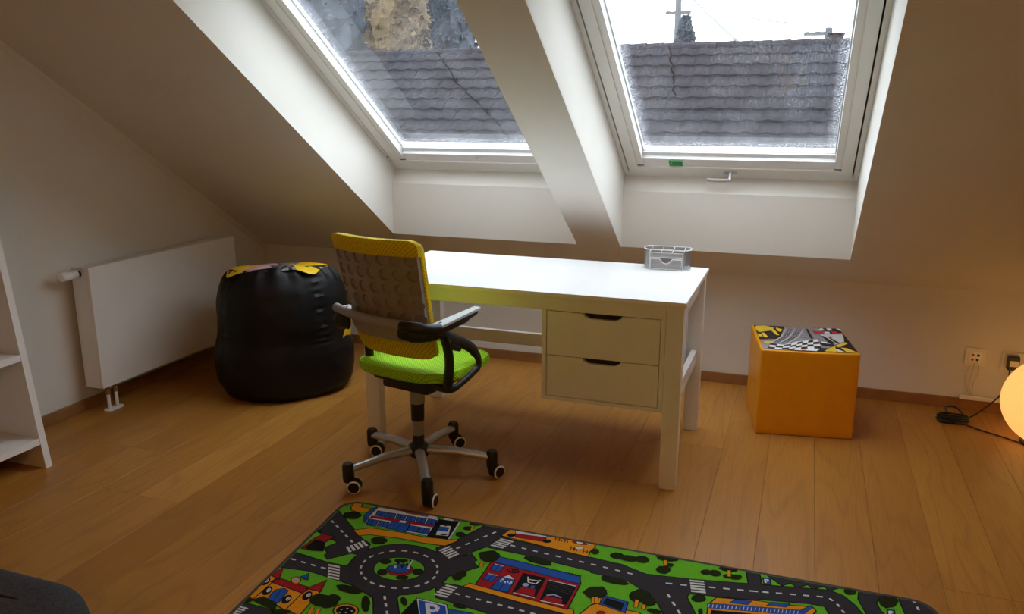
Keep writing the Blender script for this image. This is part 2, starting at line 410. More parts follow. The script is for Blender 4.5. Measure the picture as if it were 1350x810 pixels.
# ---------------------------------------------------------------- skylights
def ring_prism(bm, x0, x1, s0, s1, wl, wr, wb, wt, oa, ob):
    for (a, b, c, d) in ((x0, x0 + wl, s0, s1), (x1 - wr, x1, s0, s1), (x0 + wl, x1 - wr, s0, s0 + wb), (x0 + wl, x1 - wr, s1 - wt, s1)):
        addbox(bm, (a, c, oa), (b, d, ob), 0, lambda p: SL(p.x, p.y, p.z))
def skylight(n, ra, rb, handle):
    root = bpy.data.objects.new('window_%d' % n, None); C.objects.link(root); root['kind'] = 'structure'
    x0, x1 = ra + .021, rb - .021; s0, s1 = .472, 2.09
    def P(name, bm, mat): bmesh.ops.recalc_face_normals(bm, faces=bm.faces); return link(name, bm, mat, root)
    bm = bmesh.new(); ring_prism(bm, ra + .0005, rb - .0005, SN + .0005, ST - .1205, x0 - ra, rb - x1, s0 - SN, .045, OF, OUT); P('fixed_frame', bm, MT['frame'])
    bm = bmesh.new(); ring_prism(bm, x0, x1, s0, s1, .008, .008, .0065, .006, OF + .016, OF + .03); P('gasket', bm, MT['gasket'])
    bm = bmesh.new(); ring_prism(bm, x0 + .008, x1 - .008, s0 + .0065, s1 - .006, .048, .048, .05, .05, OF - .004, OUT - .005); sash = P('sash', bm, MT['frame'])
    # slimmer beads beside the glass, black end caps at their feet
    for sgn, xa in ((-1, x0 + .056), (1, x1 - .056 - .030)):
        bm = box((xa, s0 + .066, OF + .002), (xa + .030, s1 - .06, OF + .06), 0, lambda p: SL(p.x, p.y, p.z)); P('glazing_bead', bm, MT['frame'])
        bm = box((xa - .001, s0 + .060, OF + .001), (xa + .031, s0 + .066, OF + .03), 0, lambda p: SL(p.x, p.y, p.z)); P('bead_cap', bm, MT['black'])
    bm = bmesh.new(); addprism(bm, [(s0 + .056, OF + .004), (s0 + .110, OF + .012), (s0 + .112, OF + .03), (s0 + .134, OF + .034), (s0 + .134, OF + .07), (s0 + .056, OF + .07)], lambda p: SL(x0 + .0865, *p), lambda p: SL(x1 - .0865, *p)); P('bottom_rail', bm, MT['alu'])
    gx0, gx1, gs0, gs1 = x0 + .0863, x1 - .0863, s0 + .132, s1 - .056
    for nm, o, mt in (('inner_pane', OF + .040, 'pane_in'), ('outer_pane', OF + .066, 'pane_out%d' % n)):
        bm = bmesh.new(); vs = [bm.verts.new((a, b, 0)) for a, b in ((gx0, gs0), (gx1, gs0), (gx1, gs1), (gx0, gs1))]; bm.faces.new(vs)
        pn = link(nm, bm, MT[mt], root)
        pn.matrix_local = Matrix(((1, 0, 0, 0), (0, -CA, -SA, 0), (0, SA, -CA, 0), (0, 0, 0, 1)))
        pn.location = (0, SA * o, H + CA * o)
    # outer pane weather edge: thin dark spacer
    bm = bmesh.new(); ring_prism(bm, gx0, gx1, gs0, gs1, .006, .006, .007, .006, OF + .043, OF + .063); P('glass_spacer', bm, MT['steel'])
    xm = (x0 + x1) / 2
    bm = bmesh.new(); addlathe(bm, [(.0, 0), (.006, .0), (.005, .004), (0.0005, .005)], (0, 0, 0), 10)
    for v in bm.verts: v.co = SL(xm + .0 + v.co.x, s0 + .085 + v.co.y, OF + .008 - v.co.z)
    P('rail_button', bm, MT['steel'])
    if handle:
        hx = 2.893; hs = s0 + .012
        f = lambda p: SL(p.x, p.y, p.z)
        bm = bmesh.new(); addbox(bm, (hx - .03, hs, OF - .008), (hx + .03, hs + .024, OF - .004), .001, f)
        addtube(bm, [SL(hx, hs + .012, OF - .004), SL(hx, hs + .008, OF - .045)], .009, 12)
        pts = catmull([SL(hx + .006, hs + .008, OF - .044), SL(hx - .02, hs + .009, OF - .047), SL(hx - .06, hs + .008, OF - .047), SL(hx - .108, hs + .006, OF - .044)], 5)
        addtube(bm, pts, .008, 12, .8); P('handle', bm, MT['steel'])
        bm = box((2.605, s0 + .062, OF + .0015), (2.668, s0 + .104, OF + .0075), 0, f); stk = P('sticker', bm, MT['green'])
        bm = bmesh.new()
        for (a, b, c, d) in ((2.640, .080, 2.660, .084), (2.612, .082, 2.618, .094), (2.618, .078, 2.626, .082)): addbox(bm, (a, s0 + b, OF + .0008), (c, s0 + d, OF + .0016), 0, f)
        o = link('sticker_print', bm, MT['whitep'], stk)
    else:
        bm = bmesh.new()
        for ss in (.50, .545): addlathe(bm, [(.004, -.002), (.004, .004)], SL(ra + .012, ss + .02, OF - .001), 10)
        P('screw', bm, MT['black'])
    return root
skylight(1, R1A, R1B, False); skylight(2, R2A, R2B, True)

# ---------------------------------------------------------------- writing desk
DX0, DX1, DY0, DY1 = 1.507, 2.866, -1.381, -.678
desk = thing('desk', 'white lacquered writing desk with two drawers standing under the skylights', 'desk', ((DX0 + DX1) / 2, (DY0 + DY1) / 2, 0))
DO = Vector(desk.location)
def dp(name, a, b, mat='white', bev=.0015, parent=None):
    bm = box(tuple(Vector(a) - DO), tuple(Vector(b) - DO), bev); return link(name, bm, MT[mat], parent or desk)
dp('tabletop', (DX0, DY0, .732), (DX1, DY1, .75), 'desktop', .002)
o_ = .008; lw, ld = .064, .050
for lx in (DX0 + o_, DX1 - o_ - lw):
    for ly in (DY0 + o_, DY1 - o_ - ld): dp('leg', (lx, ly, 0), (lx + lw, ly + ld, .732), 'white', .002)
yf, yb = DY0 + o_, DY1 - o_
xl, xr = DX0 + o_ + lw, DX1 - o_ - lw
dp('front_apron', (xl + .0005, yf + .002, .678), (xr - .0005, yf + .022, .7315)); dp('back_apron', (xl + .0005, yb - .03, .65), (xr - .0005, yb - .008, .7315))
for ax in (DX0 + o_ + .020, DX1 - o_ - .042): dp('side_apron', (ax, yf + ld + .0005, .65), (ax + .022, yb - ld - .0005, .7315))
dp('back_rail', (xl + .0005, yb - .040, .322), (xr - .0005, yb - .014, .384))
for ax in (DX0 + o_ + .020, DX1 - o_ - .044): dp('side_rail', (ax, yf + ld + .0005, .322), (ax + .024, yb - ld - .0005, .384))
# drawer case hung on the right: open-fronted carcass, two drawers with cut-out grips
cx0, cx1 = 2.311, xr - .001
case_bm = bmesh.new()
L_ = lambda p: tuple(Vector(p) - DO)
addbox(case_bm, L_((cx0, yf + .004, .311)), L_((cx0 + .018, yb - .06, .6775)), .001); addbox(case_bm, L_((cx1 - .018, yf + .004, .311)), L_((cx1, yb - .06, .6775)), .001)
addbox(case_bm, L_((cx0 + .018, yf + .004, .311)), L_((cx1 - .018, yb - .06, .326)), .001); addbox(case_bm, L_((cx0 + .018, yb - .075, .326)), L_((cx1 - .018, yb - .06, .6775)))
case = link('drawer_case', case_bm, MT['white'], desk)
for z0, z1 in ((.329, .4945), (.4975, .6745)):
    fx0, fx1 = cx0 + .0205, cx1 - .0205; xm = (fx0 + fx1) / 2 + .0
    g = .076; pts = [(fx0, z0), (fx1, z0), (fx1, z1), (xm + g, z1), (xm + g - .006, z1 - .010), (xm + g - .026, z1 - .020), (xm - g + .026, z1 - .020), (xm - g + .006, z1 - .010), (xm - g, z1), (fx0, z1)]
    bm = bmesh.new(); addprism(bm, pts, lambda p: Vector((p[0], yf + .006, p[1])) - DO, lambda p: Vector((p[0], yf + .024, p[1])) - DO); bmesh.ops.recalc_face_normals(bm, faces=bm.faces)
    dr = link('drawer', bm, MT['white'], desk)
    bm = box(L_((xm - g, yf + .026, z1 - .024)), L_((xm + g, yf + .045, z1 - .001))); link('grip_shade', bm, MT['gasket'], dr)  # black block standing in for the shade inside the grip cut-out

# ---------------------------------------------------------------- pen organiser on the desk
org = thing('desk_organizer', 'silver wire mesh pen organizer at the right back corner of the desk', 'organizer', (2.690, -.735, .75), R(1))
ow, od, oh = .072, .050, .088       # half straight width, half depth, height
def ends(h, inset=0, n=9):
    P = []
    for sgn in (1, -1):
        for k in range(n):
            a = -PI / 2 + PI * k / (n - 1); P.append(Vector((sgn * (ow + (od * .62 - inset) * math.cos(a)), sgn * (od - inset) * math.sin(a), h)))
    return P + [P[0]]
bm = bmesh.new(); E = ends(0)
for a, b in zip(E[:-1], E[1:]):
    if abs(a.y - b.y) < 1e-4 and a.y < 0 and abs(a.x - b.x) > .05: continue      # open above the drawer
    v = [bm.verts.new(p) for p in (a, b, b + Vector((0, 0, oh)), a + Vector((0, 0, oh)))]; bm.faces.new(v)
bm.faces.new([bm.verts.new(p + Vector((0, 0, .003))) for p in E[:-1]]); link('mesh_wall', bm, MT['mesh'], org)
bm = bmesh.new()
for (a, b) in (((-ow, -od, .052), (ow, -.0, .052)),): bm.faces.new([bm.verts.new(p) for p in ((a[0], a[1], a[2]), (b[0], a[1], a[2]), (b[0], b[1], a[2]), (a[0], b[1], a[2]))])
for xx in (-ow, -ow / 3, ow / 3, ow): bm.faces.new([bm.verts.new(p) for p in ((xx, -od, .052), (xx, od, .052), (xx, od, oh), (xx, -od, oh - .012))])
for xx in (-ow, ow): bm.faces.new([bm.verts.new(p) for p in ((xx, -od, 0.002), (xx, od, .002), (xx, od, .052), (xx, -od, .052))])
bm.faces.new([bm.verts.new(p) for p in ((-ow, -od, .052), (ow, -od, .052), (ow, -od, oh - .014), (-ow, -od, oh - .014))])
bm.faces.new([bm.verts.new(p) for p in ((-ow, 0, .03), (ow, 0, .03), (ow, 0, oh), (-ow, 0, oh))]); link('divider', bm, MT['mesh'], org)
bm = bmesh.new(); addtube(bm, ends(oh), .0022, 6, 1, False); addtube(bm, ends(.0018), .0022, 6, 1, False)
for xx in (-ow, ow): addtube(bm, [(xx, -od, .001), (xx, -od, oh - .012), (xx, od, oh)], .0014, 6)
for xx in (-ow / 3, ow / 3): addtube(bm, [(xx, -od, oh - .014), (xx, od, oh)], .0012, 6)
addtube(bm, [(-ow, -od, oh - .013), (ow, -od, oh - .013)], .0014, 6); addtube(bm, [(-ow, -od - .001, .0535), (ow, -od - .001, .0535)], .0014, 6); link('rim', bm, MT['wire'], org)
bm = bmesh.new(); q = .0675
front = [(-q, .004), (-q, .048), (-.028, .048), (-.012, .031), (.0, .028), (.012, .031), (.028, .048), (q, .048), (q, .004), (-q, .004)]
addtube(bm, [(a, -od - .004, b) for a, b in front], .0022, 6, 1, False); dr = link('drawer', bm, MT['wire'], org)
bm = bmesh.new(); bm.faces.new([bm.verts.new((a, -od - .004, b)) for a, b in front[:-1]])
for zz in (.004,): bm.faces.new([bm.verts.new(p) for p in ((-q, -od - .003, zz), (q, -od - .003, zz), (q, od - .006, zz), (-q, od - .006, zz))])
for xx in (-q, q): bm.faces.new([bm.verts.new(p) for p in ((xx, -od - .003, .004), (xx, od - .006, .004), (xx, od - .006, .045), (xx, -od - .003, .045))])
link('drawer_mesh', bm, MT['mesh'], dr)

# ---------------------------------------------------------------- swivel chair
CHR = R(-12)
chair = thing('office_chair', 'swivel chair with yellow mesh back and lime green seat at the desk', 'chair', (1.866, -1.58, 0), CHR)
ch = Vector((.035, 0, 0))
def cl(name, bm, mat, parent=None, smooth=True): 
    bmesh.ops.recalc_face_normals(bm, faces=bm.faces); return link(name, bm, MT[mat], parent or chair, smooth)
cast_z = .095
for k, (ang, wa) in enumerate(((-130, 20), (-58, 90), (14, 60), (86, 45), (158, 10))):
    a = R(ang) - CHR; d = Vector((math.cos(a), math.sin(a), 0)); n_ = Vector((-d.y, d.x, 0))
    bm = bmesh.new(); addtube(bm, [d * .035 + Vector((0, 0, .115)), d * .15 + Vector((0, 0, .112)), d * .285 + Vector((0, 0, .094))], [.0165, .0155, .014], 14, 1.25)
    leg = cl('base_leg', bm, 'steel')
    # caster: rounded black cap on the spoke end, fork and twin wheels with pale rims
    wd = Vector((math.cos(R(wa) - CHR), math.sin(R(wa) - CHR), 0)); wn = Vector((-wd.y, wd.x, 0)); e_ = d * .295
    bm = bmesh.new(); addlathe(bm, [(.0, .122), (.017, .121), (.0225, .112), (.0225, .060), (.020, .046), (.0, .045)], e_, 16)
    wc = e_ + wd * .022 + Vector((0, 0, .0275))
    addtube(bm, [e_ + Vector((0, 0, .060)), wc + Vector((0, 0, .012))], [.014, .010], 10, 1)
    caster = cl('caster', bm, 'black', leg)
    T = Matrix((wn, wd, Vector((0, 0, 1)))).transposed()
    for s_ in (-1, 1):
        bm = bmesh.new(); addlathe(bm, [(.0, s_ * .005), (.025, s_ * .005), (.0275, s_ * .008), (.0275, s_ * .017), (.025, s_ * .0215), (.0, s_ * .0225)], (0, 0, 0), 22, 'x')
        for v in bm.verts: v.co = T @ v.co + wc
        cl('wheel', bm, 'black', leg)
        bm = bmesh.new(); addlathe(bm, [(.0205, s_ * .0205), (.0262, s_ * .0185), (.0268, s_ * .021), (.0215, s_ * .0235)], (0, 0, 0), 22, 'x')
        for f in list(bm.faces):
            if len(f.verts) > 4: bm.faces.remove(f)
        for v in bm.verts: v.co = T @ v.co + wc
        cl('wheel_rim', bm, 'alu', leg)
cl('hub', lathe([(.0, .060), (.012, .060), (.013, .085), (.036, .088), (.042, .096), (.042, .126), (.034, .138), (.024, .142), (.023, .178), (.0, .178)], n=24), 'black')
cl('lower_sleeve', lathe([(.0, .178), (.0225, .178), (.0235, .240), (.0, .240)], n=24), 'silver')
cl('gas_spring', lathe([(.0, .24), (.0265, .24), (.0275, .312), (.0, .312)], n=24), 'black')
cl('upper_sleeve', lathe([(.0, .312), (.030, .312), (.031, .392), (.0, .392)], n=24), 'silver')
cl('mechanism', box((-.09, -.10, .392), (.13, .12, .438), .012), 'black')
# seat cushion
def cushion(cx, cy, hw, hd, zb, zt, nu=40, nv=12, e=3.2, dish=.012, crown=0.0):
    bm = bmesh.new(); rings = []
    prof = []
    for j in range(nv + 1):
        t = -PI / 2 + PI * j / nv; prof.append((spow(math.cos(t), .5), math.sin(t)))
    for (rr, zz) in prof:
        ring = []
        for k in range(nu * 2):
            a = 2 * PI * k / (nu * 2); X = spow(math.cos(a), 2 / e); Y = spow(math.sin(a), 2 / e)
            k_ = rr; z = (zb + zt) / 2 + (zt - zb) / 2 * spow(zz, .6)
            ring.append(bm.verts.new((cx + hw * X * k_ * (1 - .06 * max(Y, 0)), cy + hd * Y * k_, z)))
        rings.append(ring)
    # inner rings for top/bottom so the dish shows
    def capring(base, top):
        cur = base
        for s_ in (.8, .6, .4, .2):
            nr = []
            for v in base:
                z = v.co.z - (dish * (1 - s_) if top else 0)
                nr.append(bm.verts.new((cx + (v.co.x - cx) * s_, cy + (v.co.y - cy) * s_, z)))
            for k in range(len(nr)): bm.faces.new((cur[k], cur[(k + 1) % len(nr)], nr[(k + 1) % len(nr)], nr[k]))
            cur = nr
        bm.faces.new(cur)
    r0 = [v for v in rings[1]]; r1 = [v for v in rings[-2]]
    for v in rings[0] + rings[-1]: bm.verts.remove(v)
    rings = rings[1:-1]
    for a, b in zip(rings[:-1], rings[1:]):
        for k in range(len(a)): bm.faces.new((a[k], a[(k + 1) % len(a)], b[(k + 1) % len(a)], b[k]))
    capring(r0, False); capring(r1, True)
    bmesh.ops.recalc_face_normals(bm, faces=bm.faces); return bm
bm = cushion(.024, .035, .222, .235, .446, .520)
for v in bm.verts:      # waterfall front, lifted back edge
    y = v.co.y - .035
    v.co.z += -.55 * max(0, y - .13) ** 1.3 + .10 * max(0, -y - .12)
cl('seat', bm, 'lime')
cl('seat_pan', cushion(.035, .045, .13, .14, .432, .458, dish=0), 'black')
# back: curved sheet; u across, z up
XC = .034
def YB(u, z): 
    y = -.165 - .235 * (z - .5) + .30 * max(0, .66 - z) ** 1.4
    return y + .034 * u * u
def back_sheet(z0, z1, hw0, off0, off1, nu=36, nz=30, dent=None, corner=.03, corners='tb'):
    bm = bmesh.new(); grids = []
    for off in (off0, off1):
        g = []
        for j in range(nz + 1):
            z = z0 + (z1 - z0) * j / nz; row = []
            dt, db = z1 - z, z - z0; ww = hw = hw0 * (1 + .22 * (z - .76))
            for ch_, dd in (('t', dt), ('b', db)):
                if ch_ in corners and dd < corner: ww = min(ww, hw - corner + math.sqrt(max(0, corner ** 2 - (corner - dd) ** 2)))
            for i in range(nu + 1):
                u = -1 + 2 * i / nu; X = ww * u; yy = YB(X / .175, z) + off
                if dent and off == off0: yy += dent(X, z)
                row.append(bm.verts.new((XC + X, yy, z)))
            g.append(row)
        grids.append(g)
    for gi, g in enumerate(grids):
        for j in range(nz):
            for i in range(nu):
                q_ = (g[j][i], g[j][i + 1], g[j + 1][i + 1], g[j + 1][i]); bm.faces.new(q_ if gi == 0 else q_[::-1])
    A, B = grids
    for j in range(nz):
        for i, s_ in ((0, 1), (nu, -1)): bm.faces.new((A[j][i], A[j + 1][i], B[j + 1][i], B[j][i]))
    for i in range(nu):
        for j in (0, nz): bm.faces.new((A[j][i], B[j][i], B[j][i + 1], A[j][i + 1]))
    return bm
cl('back_cushion', back_sheet(.556, 1.008, .183, .0, .016, corner=.035), 'yellow')
# top and bottom bolsters of the cover, proud of the grey shell
cl('upper_band', back_sheet(.952, 1.010, .184, -.021, .001, 30, 10, corner=.028, corners='t'), 'yellow')
cl('lower_band', back_sheet(.558, .655, .184, -.010, .001, 30, 12, corner=.045, corners='b'), 'yellow')
def dents(X, z):
    best = 0
    for r_ in range(6):
        zc = .668 + r_ * .0535; hx = .0535
        k = round(X / hx); xc = k * hx
        if abs(k) > 3: continue
        d = math.hypot(X - xc, (z - zc)); 
        if d < .0185: best = .009
        elif d < .0205: best = .009 * (.0205 - d) / .002
    return best
cl('back_shell', back_sheet(.640, .953, .178, -.020, -.001, 150, 130, dents, corner=.02, corners='b'), 'shell', None, False)
# smooth lumbar plate under the cross bar
cl('lumbar_plate', back_sheet(.634, .712, .168, -.030, -.0195, 30, 16, corner=.05, corners='b'), 'silver')
YBAR = -.268
bar = [(-.175 + XC - .03, YBAR + .025, .728), (-.12 + XC, YBAR, .722), (0 + XC, YBAR - .008, .716), (.12 + XC, YBAR, .712), (.20 + XC, YBAR + .020, .708)]
cl('cross_bar', tube(catmull(bar, 5), .0165, 14, 1.0), 'silver')
for sd in (-1, 1):
    ax = XC + .215 * sd
    # clamp that wraps the bar end
    bm = tube(catmull([(XC + sd * .115, YBAR - .004, .686), (XC + sd * .15, YBAR - .006, .685), (XC + sd * .18, YBAR + .010, .684), (ax, YBAR + .05, .682), (ax + .004 * sd, YBAR + .10, .688)], 5), [.012] + [.024] * 6 + [.030] * 6 + [.028] * 8, 12, .62)
    cl('arm_clamp', bm, 'black')
    if sd == 1: cl('arm_clamp_cap', tube(catmull([(XC + .125, YBAR - .010, .708), (XC + .165, YBAR - .012, .712), (XC + .215, YBAR + .015, .704), (XC + .235, YBAR + .07, .696)], 5), [.012] + [.020] * 15, 12, .8), 'black')
    # flat pad
    bm = box((-.024, 0, 0), (.024, .275, .012), .0055, None, )
    for v in bm.verts:
        y = v.co.y; v.co.x *= (1 - .12 * y / .275) if y > 0 else 1
        if y > .24: v.co.x *= 1 - 18 * (y - .24) ** 1.2
        v.co = Vector((ax + sd * .008 + v.co.x - sd * .05 * (y / .275) ** 2 * .3, -.20 + y, .700 + v.co.z + .006 * (y / .275)))
    cl('arm_pad', bm, 'pad')
    bm = tube(catmull([(ax, -.20, .690), (ax + sd * .006, -.12, .690), (ax + sd * .006, .0, .699), (ax + sd * .004, .05, .706)], 5), [.022] * 4 + [.018] * 6 + [.012] * 6, 10, .55)
    cl('pad_support', bm, 'black')
    # loop bracket from the clamp down to the seat pan
    ax -= sd * .05 if sd < 0 else 0
    bm = bmesh.new(); f_ = .8
    addtube(bm, catmull([(ax, -.185, .69), (ax, -.125, .648), (ax, -.04, .606), (ax, .025, .565), (ax, .062, .522), (ax, .066, .492), (ax, .05, .478)], 5), [.024] * 8 + [.021] * 10 + [.017] * 13, 10, .5)
    addtube(bm, catmull([(ax, -.15, .66), (ax, -.128, .60), (ax, -.120, .54), (ax - sd * .005, -.122, .48), (ax - sd * .02, -.11, .452)], 5), [.020] * 21, 10, .6)
    addtube(bm, catmull([(ax, .06, .482), (ax, -.02, .458), (ax - sd * .01, -.10, .440), (ax - sd * .08, -.10, .437)], 5), [.014] * 16, 10, .8)
    addtube(bm, [(ax, -.11, .62), (ax, -.05, .585)], [.024, .012], 10, .4)
    cl('arm_bracket', bm, 'black')
    cl('bracket_screw', lathe([(0, 0), (.0045, 0), (.004, .002), (0, .002)], (ax + sd * .014, -.135, .635), 10, 'x'), 'alu')

# ---------------------------------------------------------------- bean bag
bean = thing('bean_bag', 'black faux leather bean bag with a yellow printed top by the radiator', 'bean bag', (.70, -.80, 0))
from mathutils import noise as mnoise
def beansurf(prof, n=96, wr=.012, capz=None, seed=0):
    bm = bmesh.new(); rings = []
    for j, (r, z) in enumerate(prof):
        ring = []
        for k in range(n):
            a = 2 * PI * k / n
            p = Vector((math.cos(a) * 1.6, math.sin(a) * 1.6, z * 4 + seed))
            d = mnoise.noise(p) * wr + mnoise.noise(Vector((math.cos(a) * 5, math.sin(a) * 5, z * 17))) * wr * .45
            # gathered pleats under the top seam
            pl = max(0, 1 - abs(z - .62) / .10); d += .010 * pl * math.sin(a * 23 + 2 * math.sin(a * 3))
            # vertical seam towards the right, puckered
            for sa in (-21, 69, 159, 249):
                da = (a - R(sa) + PI) % (2 * PI) - PI; d -= .007 * math.exp(-(da / .03) ** 2) * (1 if .1 < z < .66 else 0); d += .005 * math.exp(-(da / .12) ** 2) * math.sin(z * 190) * (1 if .28 < z < .6 else 0)
            rr = (r + d) * (1 + .03 * math.cos(4 * a)) if r > 0 else 0
            ring.append(bm.verts.new((rr * math.cos(a), rr * math.sin(a), max(0, z + (.010 * mnoise.noise(p * 1.3) if z > .3 else 0)))))
        rings.append(ring)
    for a, b in zip(rings[:-1], rings[1:]):
        for k in range(n): bm.faces.new((a[k], a[(k + 1) % n], b[(k + 1) % n], b[k]))
    bm.faces.new(rings[0][::-1]); bm.faces.new(rings[-1]); return bm
def beantilt(bm):      # the top leans away from the room
    for v in bm.verts:
        t = max(0, v.co.z - .38) / .27; v.co.z += t * .17 * (.583 * v.co.x - .81 * v.co.y) * (1 if v.co.z > .3 else 0) - t * .005
def densify(P, n=6): return [(max(0, v.x), v.y) for v in catmull([(a, b, 0) for a, b in P], n)]
prof = densify([(.24, 0), (.315, .004), (.352, .06), (.362, .15), (.360, .22), (.350, .265), (.344, .30), (.345, .36), (.340, .44), (.325, .52), (.29, .59), (.262, .625), (.245, .640)], 6)
bm = beansurf(prof); beantilt(bm); bmesh.ops.recalc_face_normals(bm, faces=bm.faces); link('body', bm, MT['leather'], bean, True)
# printed top panel: sagging disc with four points folding over the rim
bm = bmesh.new(); n = 96; rings = []
for j in range(11):
    t = j / 10; ring = []
    for k in range(n):
        a = 2 * PI * k / n; star = sum(.040 * math.exp(-(((math.degrees(a) - q_ + 180) % 360 - 180) / 13) ** 2) for q_ in (70, 156, 250, 337))
        r = (.262 + star) * t; z = .650 + .008 * (1 - t) - (.018 * (t ** 8)) - star * t ** 6 * .62 + .010 * mnoise.noise(Vector((math.cos(a) * 3 * t, math.sin(a) * 3 * t, 2)))
        ring.append(bm.verts.new((r * math.cos(a), r * math.sin(a), z)) if j else None)
    rings.append(ring)
c_ = bm.verts.new((0, 0, .658))
for k in range(n): bm.faces.new((c_, rings[1][k], rings[1][(k + 1) % n]))
for a, b in zip(rings[1:-1], rings[2:]):
    for k in range(n): bm.faces.new((a[k], b[k], b[(k + 1) % n], a[(k + 1) % n]))
bmesh.ops.recalc_face_normals(bm, faces=bm.faces)
mats = [MT['sun'], MT['pink'], MT['greyp'], MT['blackp']]
for f in bm.faces:
    c = f.calc_center_median(); a = (math.degrees(math.atan2(c.y, c.x)) + 360) % 360; r = math.hypot(c.x, c.y)
    # the side seen from the room: amber corner, pink band, grey road, amber
    f.material_index = 0
    if 262 < a < 291: f.material_index = 1
    elif 291 < a < 322: f.material_index = 2 if int(a / 6 + r * 30) % 2 else 3
    elif r < .10: f.material_index = 2
beantilt(bm); link('printed_top', bm, mats, bean, True)
bm = bmesh.new()
for s_, q in enumerate(((R(8), .27, .40), )):
    a0, z0, z1 = q
    P = [(a0 - .16, z0 + .0), (a0 + .16, z0), (a0 + .10, z1)]
    def bp(a, z, o=.006): rr = (.335 if z < .35 else .352) + o + .012; return Vector((rr * math.cos(a), rr * math.sin(a), z))
    A = [bm.verts.new(bp(*p)) for p in P]; B = [bm.verts.new(bp(p[0], p[1], -.012)) for p in P]
    bm.faces.new(A); bm.faces.new(B[::-1])
    for i in range(3): bm.faces.new((A[i], B[i], B[(i + 1) % 3], A[(i + 1) % 3]))
bmesh.ops.recalc_face_normals(bm, faces=bm.faces); link('side_gusset', bm, MT['sun'], bean)

# ---------------------------------------------------------------- cube stool
OT = thing('cube_stool', 'orange yellow cube stool with a racing print on top, right of the desk', 'stool', (3.283, -.430, 0), R(9.5))
hw, hd, ht = .209, .214, .400
bm = bmesh.new(); N = 14
def face(fn):
    g = [[bm.verts.new(fn(i / N, j / N)) for i in range(N + 1)] for j in range(N + 1)]
    for j in range(N):
        for i in range(N): bm.faces.new((g[j][i], g[j][i + 1], g[j + 1][i + 1], g[j + 1][i]))
def pil(x, y, z):   # soft padded cube
    bx = .006 * math.cos(PI * z / ht * .5 + .2); k = math.sin(PI * min(max(z / ht, 0), 1))
    sx_ = x / hw; sy_ = y / hd
    X = x * (1 + .012 * k * (1 - sy_ * sy_)); Y = y * (1 + .012 * k * (1 - sx_ * sx_))
    Z = z - (.006 * (1 - sx_ * sx_) * (1 - sy_ * sy_) if z > ht * .99 else 0)
    if z > ht * .99: Z -= .004 * (1 - abs(sx_ * sy_) )
    return Vector((X, Y, Z))
for s_ in (-1, 1):
    face(lambda u, v, s_=s_: pil(s_ * hw, -hd + 2 * hd * u, ht * v)); face(lambda u, v, s_=s_: pil(-hw + 2 * hw * u, s_ * hd, ht * v))
face(lambda u, v: pil(-hw + 2 * hw * u, -hd + 2 * hd * v, ht)); face(lambda u, v: pil(-hw + 2 * hw * u, -hd + 2 * hd * v, 0))
bmesh.ops.remove_doubles(bm, verts=bm.verts, dist=.0005); bmesh.ops.recalc_face_normals(bm, faces=bm.faces)
es = [e for e in bm.edges if len(e.link_faces) == 2 and e.calc_face_angle(0) > 1.0]
bmesh.ops.bevel(bm, geom=es, offset=.008, segments=3, affect='EDGES', profile=.5)
link('body', bm, MT['amber'], OT, True)
# top print, drawn in picture order on the cover: u 0..1 left to right, v 0 (front) .. 1 (back)
pr = bmesh.new(); layer = [0]
pm = ['greyp', 'blackp', 'whitep', 'ochre', 'redp', 'orangep', 'lgrey']
def pp(col, pts):
    layer[0] += 1; vs = []
    for u, v in pts:
        u = min(max(u, .022), .978); v = min(max(v, .022), .978)
        q_ = pil(-hw + 2 * hw * u, -hd + 2 * hd * v, ht); vs.append(pr.verts.new((q_.x, q_.y, ht - .003 + .0035 + layer[0] * .00002)))
    try: f = pr.faces.new(vs); f.material_index = pm.index(col)
    except ValueError: pass
pp('greyp', [(0, 0), (1, 0), (1, 1), (0, 1)])
def fromq(x, y):      # picture quad of the stool top -> u, v (bilinear inverse by iteration)
    FL, FR, RR_, RL = (190, 398), (1285, 440), (1080, 140), (105, 95); u = v = .5
    for _ in range(20):
        X = lambda u, v, k: (1 - v) * ((1 - u) * FL[k] + u * FR[k]) + v * ((1 - u) * RL[k] + u * RR_[k])
        ex, ey = x - X(u, v, 0), y - X(u, v, 1); h = 1e-4
        a, b = (X(u + h, v, 0) - X(u, v, 0)) / h, (X(u, v + h, 0) - X(u, v, 0)) / h; c, d = (X(u + h, v, 1) - X(u, v, 1)) / h, (X(u, v + h, 1) - X(u, v, 1)) / h
        D = a * d - b * c; u += (ex * d - b * ey) / D; v += (a * ey - c * ex) / D
    s_ = v; v = s_ / (s_ + (1 - s_) * 1.27) if 0 < s_ < 1 else v   # perspective along the depth
    return u, v
def pz(col, pts): pp(col, [fromq(*p) for p in pts])
pz('blackp', [(105, 95), (470, 120), (400, 260), (170, 270)])
for q in ([(150, 110), (250, 105), (350, 130), (330, 160), (180, 180), (135, 150)], [(300, 150), (350, 150), (400, 215), (370, 215)], [(200, 185), (240, 190), (275, 240), (230, 240)], [(370, 130), (440, 150), (420, 180), (380, 165)], [(160, 200), (200, 205), (215, 235), (170, 230)]): pz('ochre', q)
pz('orangep', [(170, 285), (220, 285), (220, 320), (180, 325)]); pz('ochre', [(225, 290), (320, 290), (330, 308), (230, 312)])
for k in range(7):
    x_ = 480 + k * 32; pz('lgrey' if k % 3 == 0 else 'blackp', [(x_, 145), (x_ + 6, 145), (x_ - 60, 240), (x_ - 170, 305), (x_ - 178, 303), (x_ - 70, 236)])
pz('blackp', [(695, 145), (720, 145), (770, 250), (745, 262)])
pz('redp', [(770, 165), (900, 178), (880, 200), (790, 205)]); pz('blackp', [(820, 135), (1085, 138), (1130, 190), (960, 200), (870, 165)])
